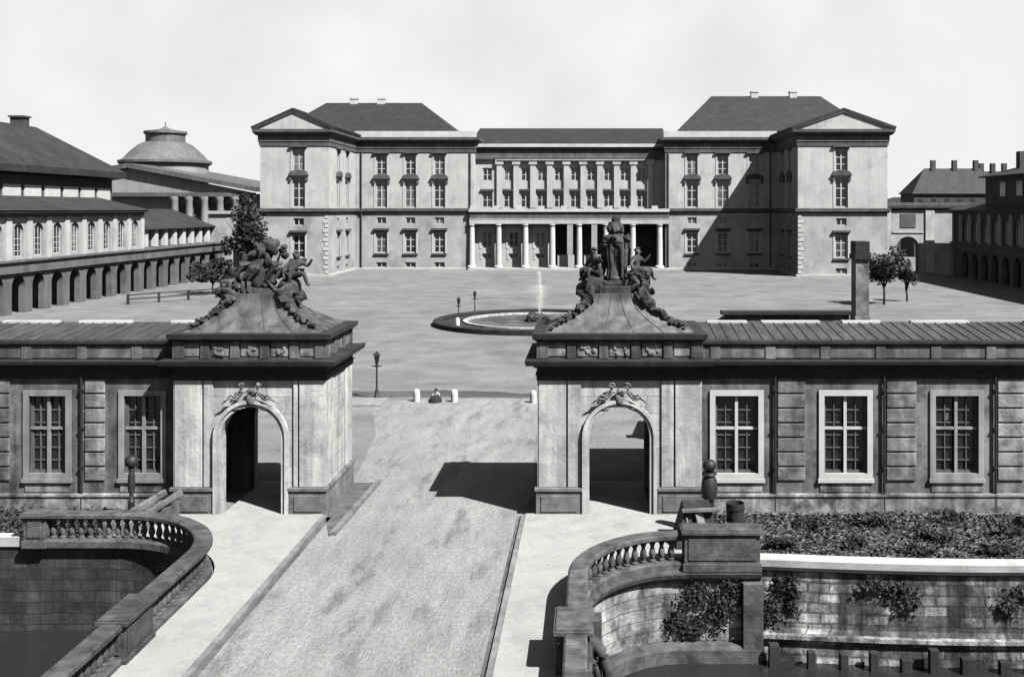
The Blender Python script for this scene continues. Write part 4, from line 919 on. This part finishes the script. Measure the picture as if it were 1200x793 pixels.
part('parapet', MB().box(xl,xr,YC-.6,YC+.6,22.41,23.0), 'whitestone', t); part('string_course', MB().box(X(583,YC),X(765,YC),YC-.75,YC-.3,19.95,20.1), 'whitestone', t)
q = MB(); q.face([(xl,YC-.3,23.0),(xr,YC-.3,23.0),(xr,207,27.3),(xl,207,27.3)]); q.face([(xl,218,23.0),(xr,218,23.0),(xr,207,27.3),(xl,207,27.3)]); q.face([(xl,YC-.3,22.99),(xr,YC-.3,22.99),(xr,218,22.99),(xl,218,22.99)]); part('roof', q, 'slate', t)
q = MB(); q.box(-21.6,14.5,YB-.75,YP+.5,8.32,9.2); q.box(-21.6,14.5,YB-.82,YP+.5,9.202,9.32); part('architrave', q, 'palace', t)
part('frieze', MB().box(-21.5,14.4,YB-.7,YC+.4,9.322,10.5), 'palace_band', t)
part('terrace', MB().box(-21.7,14.6,YB-1.0,YC+.4,10.502,11.05), 'whitestone', t)
colx = [X(553+31.4*k, YB) for k in range(8)]
cm = MB().lathe((0,0,.35), [(0,0),(.85,0),(.85,.25),(.7,.4),(.58,.5),(.56,3),(.5,7.45),(.55,7.5),(.62,7.65),(.68,7.7),(.68,7.95),(0,7.95)], 20).mesh('column', (0,0,0), True)
for xx in colx: placed('column', cm, 'whitestone', t, (xx,YB-.2,0))
for xx in [X(555+26.5*k, YB) for k in range(9)]: part('terrace_block', MB().box(xx-.55,xx+.55,YB-.95,YB-.2,11.052,11.6), 'whitestone', t)
part('stylobate', MB().box(-21.8,14.6,YB-1.4,YP,0,.2).box(-21.8,14.6,YB-1.1,YP,.202,.36), 'palace', t)
cw = [(colx[k]+colx[k+1])/2+.2 for k in range(3)]
q = MB(); q.wall((0,187.2,0), (1,0,0), (0,-1,0), -21.6, colx[3]+.3, .36, 8.32, [(c-1.05,3.9,c+1.05,7.0) for c in cw]+[(c-.9,1.9,c+.9,2.9) for c in cw], .4); q.wall((colx[3]+.3,0,0), (0,1,0), (1,0,0), 187.2, YP, .36, 8.32); part('portico_wall', q, 'palace', t)
W3 = win_meshes(2.1, 3.1, .3, .12, 2, 2, False, .35, .2); W4 = win_meshes(1.8, 1.0, .22, .1, 2, 1, False, .35, .2)
for c in cw: put_window(t, W3, (c,187.2,3.9)); put_window(t, W4, (c,187.2,1.9))
q = MB(); hx = [(colx[3]+colx[4])/2+.6, (colx[4]+colx[5])/2+.4, (colx[5]+colx[6])/2+.5]
q.wall((0,YP,0), (1,0,0), (0,-1,0), colx[3]+.3, 14.5, .36, 8.32, [(h-.55,2.3,h+.55,8.0) for h in hx], .6); part('portico_back_wall', q, 'palace_band', t)
for k in (3,4): part('portico_parapet', MB().box(colx[k]+.9,colx[k+1]-.9,188.2,188.8,.36,2.6), 'palace', t)

# gate link at the right
t = thing('gate_link', (58,172,0), 'low palace link wall with one arched gateway right of the right palace block', 'gateway')
q = MB(); ac = X(1064,172); q.wall((0,172,0), (1,0,0), (0,-1,0), 48.75, 72, 0, 10.9, [(ac-1.9,0,ac+1.9,6.4,True)], 2.0); q.wall((0,174,0), (1,0,0), (0,1,0), 48.75, 72, 0, 10.9, [(ac-1.9,0,ac+1.9,6.4,True)], .001); part('wall', q, 'palace_low', t)
part('cornice', MB().sweep([(48.8,172),(72,172)], [(-2.2,10.9),(.3,10.9),(.5,11.2),(.6,11.7),(.2,11.75),(.2,12.1),(-2.2,12.1)]), 'palace_band', t)
part('niche', MB().box(ac-1.3,ac+1.3,171.9,172.1,7.9,10.2), 'hood', t)
part('moulding', MB().box(ac-2.6,ac+2.6,171.85,172.02,7.0,7.3), 'palace', t)
part('pilaster', MB().box(ac-4.4,ac-2.9,171.75,172.02,.3,10.88), 'palace', t); part('pilaster', MB().box(ac+2.9,ac+4.4,171.75,172.02,.3,10.88), 'palace', t)

# theatre behind the right arcade, far houses
t = thing('court_theatre', (78,134,0), 'tall shadowed theatre block with many chimneys behind the right arcade', 'building')
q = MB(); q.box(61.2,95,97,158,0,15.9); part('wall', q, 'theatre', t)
q = MB(); e = [(60.4,96,16.0),(96,96,16.0),(96,159,16.0),(60.4,159,16.0)]; A, B = (76,110,20.5),(76,147,20.5)
q.face([e[0],e[1],A]); q.face([e[1],e[2],B,A]); q.face([e[2],e[3],B]); q.face([e[3],e[0],A,B]); q.box(60.4,96,96,159,15.8,15.99); part('roof', q, 'slate2', t)
for k in range(5):
    y = 118+k*8.5; xo = 64+k%2*2.5; q = MB(); q.box(xo,xo+1.2,y,y+1.4,16.2,19.6); part('chimney', q, 'brick', t)
for k in range(9): part('window', MB().box(61.1,61.25,103+k*5.9,105+k*5.9,12.9,15.0), 'glass', t)
far = [(X(1122,235), 235, 20, 14.5, 20.5, 'dark steep-roofed house with chimneys beyond the gate link'), (X(1056,255), 255, 9, 12.2, 14.0, 'small far house just right of the right palace block'), (X(1170,240), 240, 11, 15, 20.0, 'far dark house at the right edge beyond the theatre')]
for (x, y, hwid, ez, rzz, lab) in far:
    t = thing('town_house', (x,y,0), lab, 'house', 'town houses beyond the palace link')
    part('wall', MB().box(x-hwid/2,x+hwid/2,y,y+10,0,ez), 'brick', t)
    q = MB(); e = [(x-hwid/2-.5,y-.5,ez),(x+hwid/2+.5,y-.5,ez),(x+hwid/2+.5,y+10.5,ez),(x-hwid/2-.5,y+10.5,ez)]; A, B = (x-hwid/2+4,y+5,rzz),(x+hwid/2-3,y+5,rzz)
    q.face([e[0],e[1],B,A]); q.face([e[1],e[2],B]); q.face([e[2],e[3],A,B]); q.face([e[3],e[0],A]); part('roof', q, 'slate2', t)
    for dx in ((-.2,.05,.3) if hwid > 10 else (.35,)):
        q = MB(); q.box(x+dx*hwid-.5,x+dx*hwid+.5,y+4.3,y+5.5,rzz-2,rzz+1.9); part('chimney', q, 'brick', t)
    for k in range(int(hwid/3)): part('window', MB().box(x-hwid/2+1+k*3,x-hwid/2+2.1+k*3,y-.05,y+.02,ez-3,ez-1.2), 'glass', t)

# ------------------------------------------------------------------ fountain
fx, fy = -5.2, 98.5
t = thing('fountain_basin', (fx,fy,0), 'large round fountain basin with dark rim in the middle of the riding ground', 'fountain')
part('rim', MB().lathe((fx,fy,0), [(8.9,0),(9.7,0),(9.7,.42),(9.5,.5),(9.0,.5),(8.9,.42)], 72, 1, 1, True), 'soot', t, True)
q = MB(); n = 72
for i in range(n):
    a, b = 2*PI*i/n, 2*PI*(i+1)/n
    q.face([(fx+8.95*math.cos(a),fy+8.95*math.sin(a),.2),(fx+8.95*math.cos(b),fy+8.95*math.sin(b),.2),(fx+6.8*math.cos(b),fy+6.8*math.sin(b),.25),(fx+6.8*math.cos(a),fy+6.8*math.sin(a),.25)])
part('verge', q, 'leaf', t)
part('inner_kerb', MB().lathe((fx,fy,0), [(6.5,0),(6.85,0),(6.85,.4),(6.5,.4)], 72, 1, 1, True), 'stone_trim', t, True)
q = MB(); q.face([(fx+6.4*math.cos(2*PI*i/n),fy+6.4*math.sin(2*PI*i/n),.22) for i in range(n)]); part('basin_water', q, 'basin', t)
q = MB(); rr = random.Random(8)
for k in range(16): q.blob((fx+.4+rr.uniform(-.8,.8), fy+rr.uniform(-.6,.6), .3+rr.uniform(0,.5)), rr.uniform(.25,.5), 2, .2)
part('rockwork', q, 'carved', t)
V, Fc = [], []; jx, jy = fx+.45, fy
for i in range(11000):
    tt = rr.random(); zz = .8+4.2*tt; r = (.04+.1*tt)*abs(rr.gauss(0,1)); a = rr.uniform(0,2*PI)
    if i % 2: zz = .8+2.9*math.sqrt(tt); r = abs(rr.gauss(0,.55))*(zz-.5)/2.6
    p = Vector((jx+r*math.cos(a), jy+r*math.sin(a), zz)); s = rr.uniform(.006,.013); j = len(V)
    V += [p+Vector((s,0,0)), p+Vector((-s*.5,s*.8,0)), p+Vector((-s*.5,-s*.8,0)), p+Vector((0,0,s*2.4))]; Fc += [(j,j+1,j+2),(j,j+1,j+3),(j+1,j+2,j+3),(j+2,j,j+3)]
me = bpy.data.meshes.new('jet'); me.from_pydata([v-Vector((jx,jy,.8)) for v in V], [], Fc); o = link('water_jet', me, 'spray', None, (jx,jy,.8)); o['label'] = 'white plume of water rising from the rocks in the round fountain'; o['category'] = 'water jet'

# ------------------------------------------------------------------ lamps, bollards, person, fences, trees
def lamp(x, y, h, label, first=None):
    t = thing('lamp_post', (x,y,0), label, 'lamp post', 'iron lamp posts on the riding ground')
    part('pole', MB().lathe((x,y,0), [(0,0),(.2,0),(.2,.12),(.12,.2),(.1,.5),(.06,.6),(.045,h-.75),(.09,h-.72),(.09,h-.66),(0,h-.66)], 10), 'iron', t, True)
    part('ladder_arm', MB().bar((x-.3,y,h-.85),(x+.3,y,h-.85),.05,.05).lathe((x,y,h-.92), [(0,0),(.12,.03),(.13,.12),(0,.14)], 10), 'iron', t)
    lo = MB(); lo.lathe((x,y,h-.66), [(0,0),(.1,0),(.18,.42),(0,.42)], 6); ln = part('lantern', lo, 'glass', t)
    part('lantern_cap', MB().lathe((x,y,h-.24), [(0,0),(.23,0),(.14,.14),(.05,.18),(.05,.24),(0,.26)], 6), 'iron', ln)
    return t
lamp(-12.3, 59.4, 2.75, 'black iron lamp post beside the left gate pavilion, at the start of the gravel')
lamp(-11.75, 105.5, 2.6, 'black lamp post behind the far left edge of the round fountain')
lamp(-12.0, 94.4, 2.9, 'black lamp post in front of the fountain rim, behind a white bollard')
bm = MB().lathe((0,0,0), [(0,0),(.2,0),(.19,.1),(.2,.45),(.18,.62),(.1,.7),(0,.72)], 14).mesh('bollard', (0,0,0), True)
bl = [(-9.85,58.6,'short white stone bollard nearest the left lamp post'), (-7.68,58.5,'white stone bollard in mid road to the right of the seated figure'), (-3.15,58.2,'white stone bollard close to the corner of the right gate pavilion')]
for x, y, lab in bl:
    o = link('bollard', bm, 'whitestone', None, (x,y,0)); o['label'] = lab; o['category'] = 'bollard'; o['group'] = 'white bollards'
b3 = MB().lathe((0,0,0), [(0,0),(.24,0),(.22,.15),(.2,1.0),(.14,1.12),(0,1.15)], 14).mesh('bollard', (0,0,0), True)
o = link('bollard', b3, 'whitestone', None, (-11.95,93.2,0)); o['label'] = 'taller white bollard standing against the near left rim of the fountain'; o['category'] = 'bollard'; o['group'] = 'white bollards'
P = dict(pelvis=(0,0,.14), waist=(0,.04,.3), chest=(0,.03,.46), neck=(0,.0,.58), head=(0,-.03,.69), crown=(0,-.02,.77), shl=(.16,.02,.5), ell=(.24,-.08,.34), wrl=(.18,-.26,.32), hal=(.14,-.32,.32), shr=(-.16,.02,.5), elr=(-.24,-.08,.34), wrr=(-.18,-.26,.32), har=(-.14,-.32,.32),
         hil=(.09,-.06,.14), knl=(.16,-.42,.36), anl=(.12,-.62,.07), tol=(.13,-.76,.05), hir=(-.09,-.06,.14), knr=(-.16,-.42,.34), anr=(-.12,-.62,.07), tor=(-.13,-.76,.05))
pt = thing('person', (-8.75,58.7,0), 'person in pale top and dark skirt sitting on the ground between two bollards', 'person')
fb = figure(P, .9, False); me = fb.mesh('body', (0,0,0), True); link('body', me, 'cloth_pale', pt)
q = MB(); q.lathe((0,-.28,.0), [(0,.02),(.42,.02),(.4,.18),(.28,.36),(.14,.42),(0,.42)], 14, 1, 1.25); link('skirt', q.mesh('skirt', (0,0,0), True), 'cloth_dark', pt)
q = MB(); q.blob((0,-.01,.73), .12, 2, .03, (1,1.05,.9)); link('hair', q.mesh('hair', (0,0,0), True), 'cloth_dark', pt); pt.scale = (.9,.9,.9)
def tree(name, x, y, th, cr, cz, label, leaf='leaf', n=2600, size=.26, group=None):
    t = thing(name, (x,y,0), label, 'tree', group); rp = random.Random(int(x*7+y))
    q = MB(); q.tube([(x,y,0), (x+rp.uniform(-.1,.1),y,th*.5), (x+rp.uniform(-.2,.2),y,th), (x,y,cz)], [th*.06+.05,th*.05+.04,th*.04+.03,.04], 8)
    for k in range(6):
        a = 2*PI*k/6+rp.random(); q.tube([(x,y,th*.8+rp.uniform(0,.5)), (x+math.cos(a)*cr[0]*.4,y+math.sin(a)*cr[1]*.4,cz), (x+math.cos(a)*cr[0]*.75,y+math.sin(a)*cr[1]*.75,cz+cr[2]*rp.uniform(-.2,.5))], [.09,.06,.02], 6)
    part('trunk', q, 'bark', t)
    link('crown', leafmesh(leaves((x,y,cz), cr, n, size, 14, int(x*3)+99), (x,y,0)), leaf, t)
tree('small_tree', X(1036,118), 118, 2.0, (3.2,3.0,2.4), 4.6, 'small round dark tree beside the chimney, in front of the right palace block')
tree('small_tree', X(1063,122), 122, 1.6, (1.5,1.5,1.4), 3.2, 'thin young tree in front of the arched gate link', 'leaf', 900, .2)
tree('tall_tree', X(286,158), 158, 5.0, (3.6,3.0,5.2), 7.4, 'tall dark tree between the left arcade and the left palace block', 'leaf', 4200, .34)
tree('small_tree', X(250,132), 132, 1.4, (3.6,3.0,1.9), 3.0, 'low spreading dark tree in front of the far end of the left arcade', 'leaf', 2600, .26)
def rail_fence(p0, p1, n, h, label):
    a, b = Vector((*p0,0)), Vector((*p1,0)); t = thing('rail_fence', a.lerp(b,.5), label, 'fence')
    for k in range(n+1):
        p = a.lerp(b, k/n); part('post', MB().box(p.x-.12,p.x+.12,p.y-.12,p.y+.12,0,h), 'wood', t)
    q = MB()
    for z in (h*.5, h*.92): q.bar(a+Vector((0,0,z)), b+Vector((0,0,z)), .1, .14)
    part('rail', q, 'wood', t)
rail_fence((X(150,118),118), (X(285,130),130), 4, 1.2, 'dark post-and-rail fence in front of the left arcade')

# ------------------------------------------------------------------ light, sky, camera
Ldir = Vector((-1.2, 1.0, -1.85)).normalized()
sun = bpy.data.lights.new('sun', 'SUN'); sun.energy = 5.0; sun.angle = math.radians(.5); sun.color = (1, .985, .96)
so = bpy.data.objects.new('sun', sun); C.objects.link(so); so.rotation_euler = Ldir.to_track_quat('-Z', 'Y').to_euler()
W = bpy.data.worlds.new('World'); SC.world = W; W.use_nodes = True; nt = W.node_tree
bg = nt.nodes['Background']; sky = nt.nodes.new('ShaderNodeTexSky'); sky.sky_type = 'NISHITA'; sky.sun_disc = False
sky.sun_elevation = math.asin(-Ldir.z); sky.sun_rotation = math.atan2(-Ldir.x, -Ldir.y); sky.air_density = 1.0; sky.dust_density = 0.8; sky.ozone_density = 1.0
bw = nt.nodes.new('ShaderNodeSeparateColor'); nt.links.new(sky.outputs[0], bw.inputs[0])
tc = nt.nodes.new('ShaderNodeTexCoord'); nz = nt.nodes.new('ShaderNodeTexNoise'); nz.inputs['Scale'].default_value = 7; nz.inputs['Detail'].default_value = 6
nt.links.new(tc.outputs['Generated'], nz.inputs['Vector'])
mr = nt.nodes.new('ShaderNodeMapRange'); mr.inputs['From Min'].default_value = .3; mr.inputs['From Max'].default_value = .7; mr.inputs['To Min'].default_value = .9; mr.inputs['To Max'].default_value = 1.1; nt.links.new(nz.outputs['Fac'], mr.inputs['Value'])
ml = nt.nodes.new('ShaderNodeMath'); ml.operation = 'MULTIPLY'; nt.links.new(bw.outputs[0], ml.inputs[0]); nt.links.new(mr.outputs[0], ml.inputs[1]); 
sx = nt.nodes.new('ShaderNodeSeparateXYZ'); nt.links.new(tc.outputs['Generated'], sx.inputs[0])
hz = nt.nodes.new('ShaderNodeMapRange'); hz.interpolation_type = 'SMOOTHSTEP'; hz.inputs['From Min'].default_value = .2; hz.inputs['From Max'].default_value = .27; hz.inputs['To Min'].default_value = 1; hz.inputs['To Max'].default_value = 0; nt.links.new(sx.outputs['Z'], hz.inputs['Value'])
cl = nt.nodes.new('ShaderNodeMath'); cl.operation = 'MULTIPLY'; cl.inputs[1].default_value = 5.6; nt.links.new(mr.outputs[0], cl.inputs[0])      # bright thin cloud low in the sky
mx = nt.nodes.new('ShaderNodeMix'); mx.data_type = 'FLOAT'; nt.links.new(hz.outputs[0], mx.inputs[0]); nt.links.new(ml.outputs[0], mx.inputs[2]); nt.links.new(cl.outputs[0], mx.inputs[3]); nt.links.new(mx.outputs[0], bg.inputs['Color'])
bg.inputs['Strength'].default_value = 0.05
cam = bpy.data.cameras.new('camera'); co = bpy.data.objects.new('camera', cam); C.objects.link(co); SC.camera = co
co.location = (0, 0, EYE); co.rotation_euler = (PI/2, 0, 0); cam.sensor_width = 36; cam.lens = 36; cam.shift_x = -(VX-600)/1200; cam.shift_y = -(396.5-HY)/1200
SC.cycles.diffuse_bounces = 0
cam.clip_start = .5; cam.clip_end = 6000
vs = SC.view_settings; vs.view_transform = 'Standard'; vs.look = 'None'; vs.gamma = 1; vs.exposure = 1.62; vs.use_curve_mapping = False
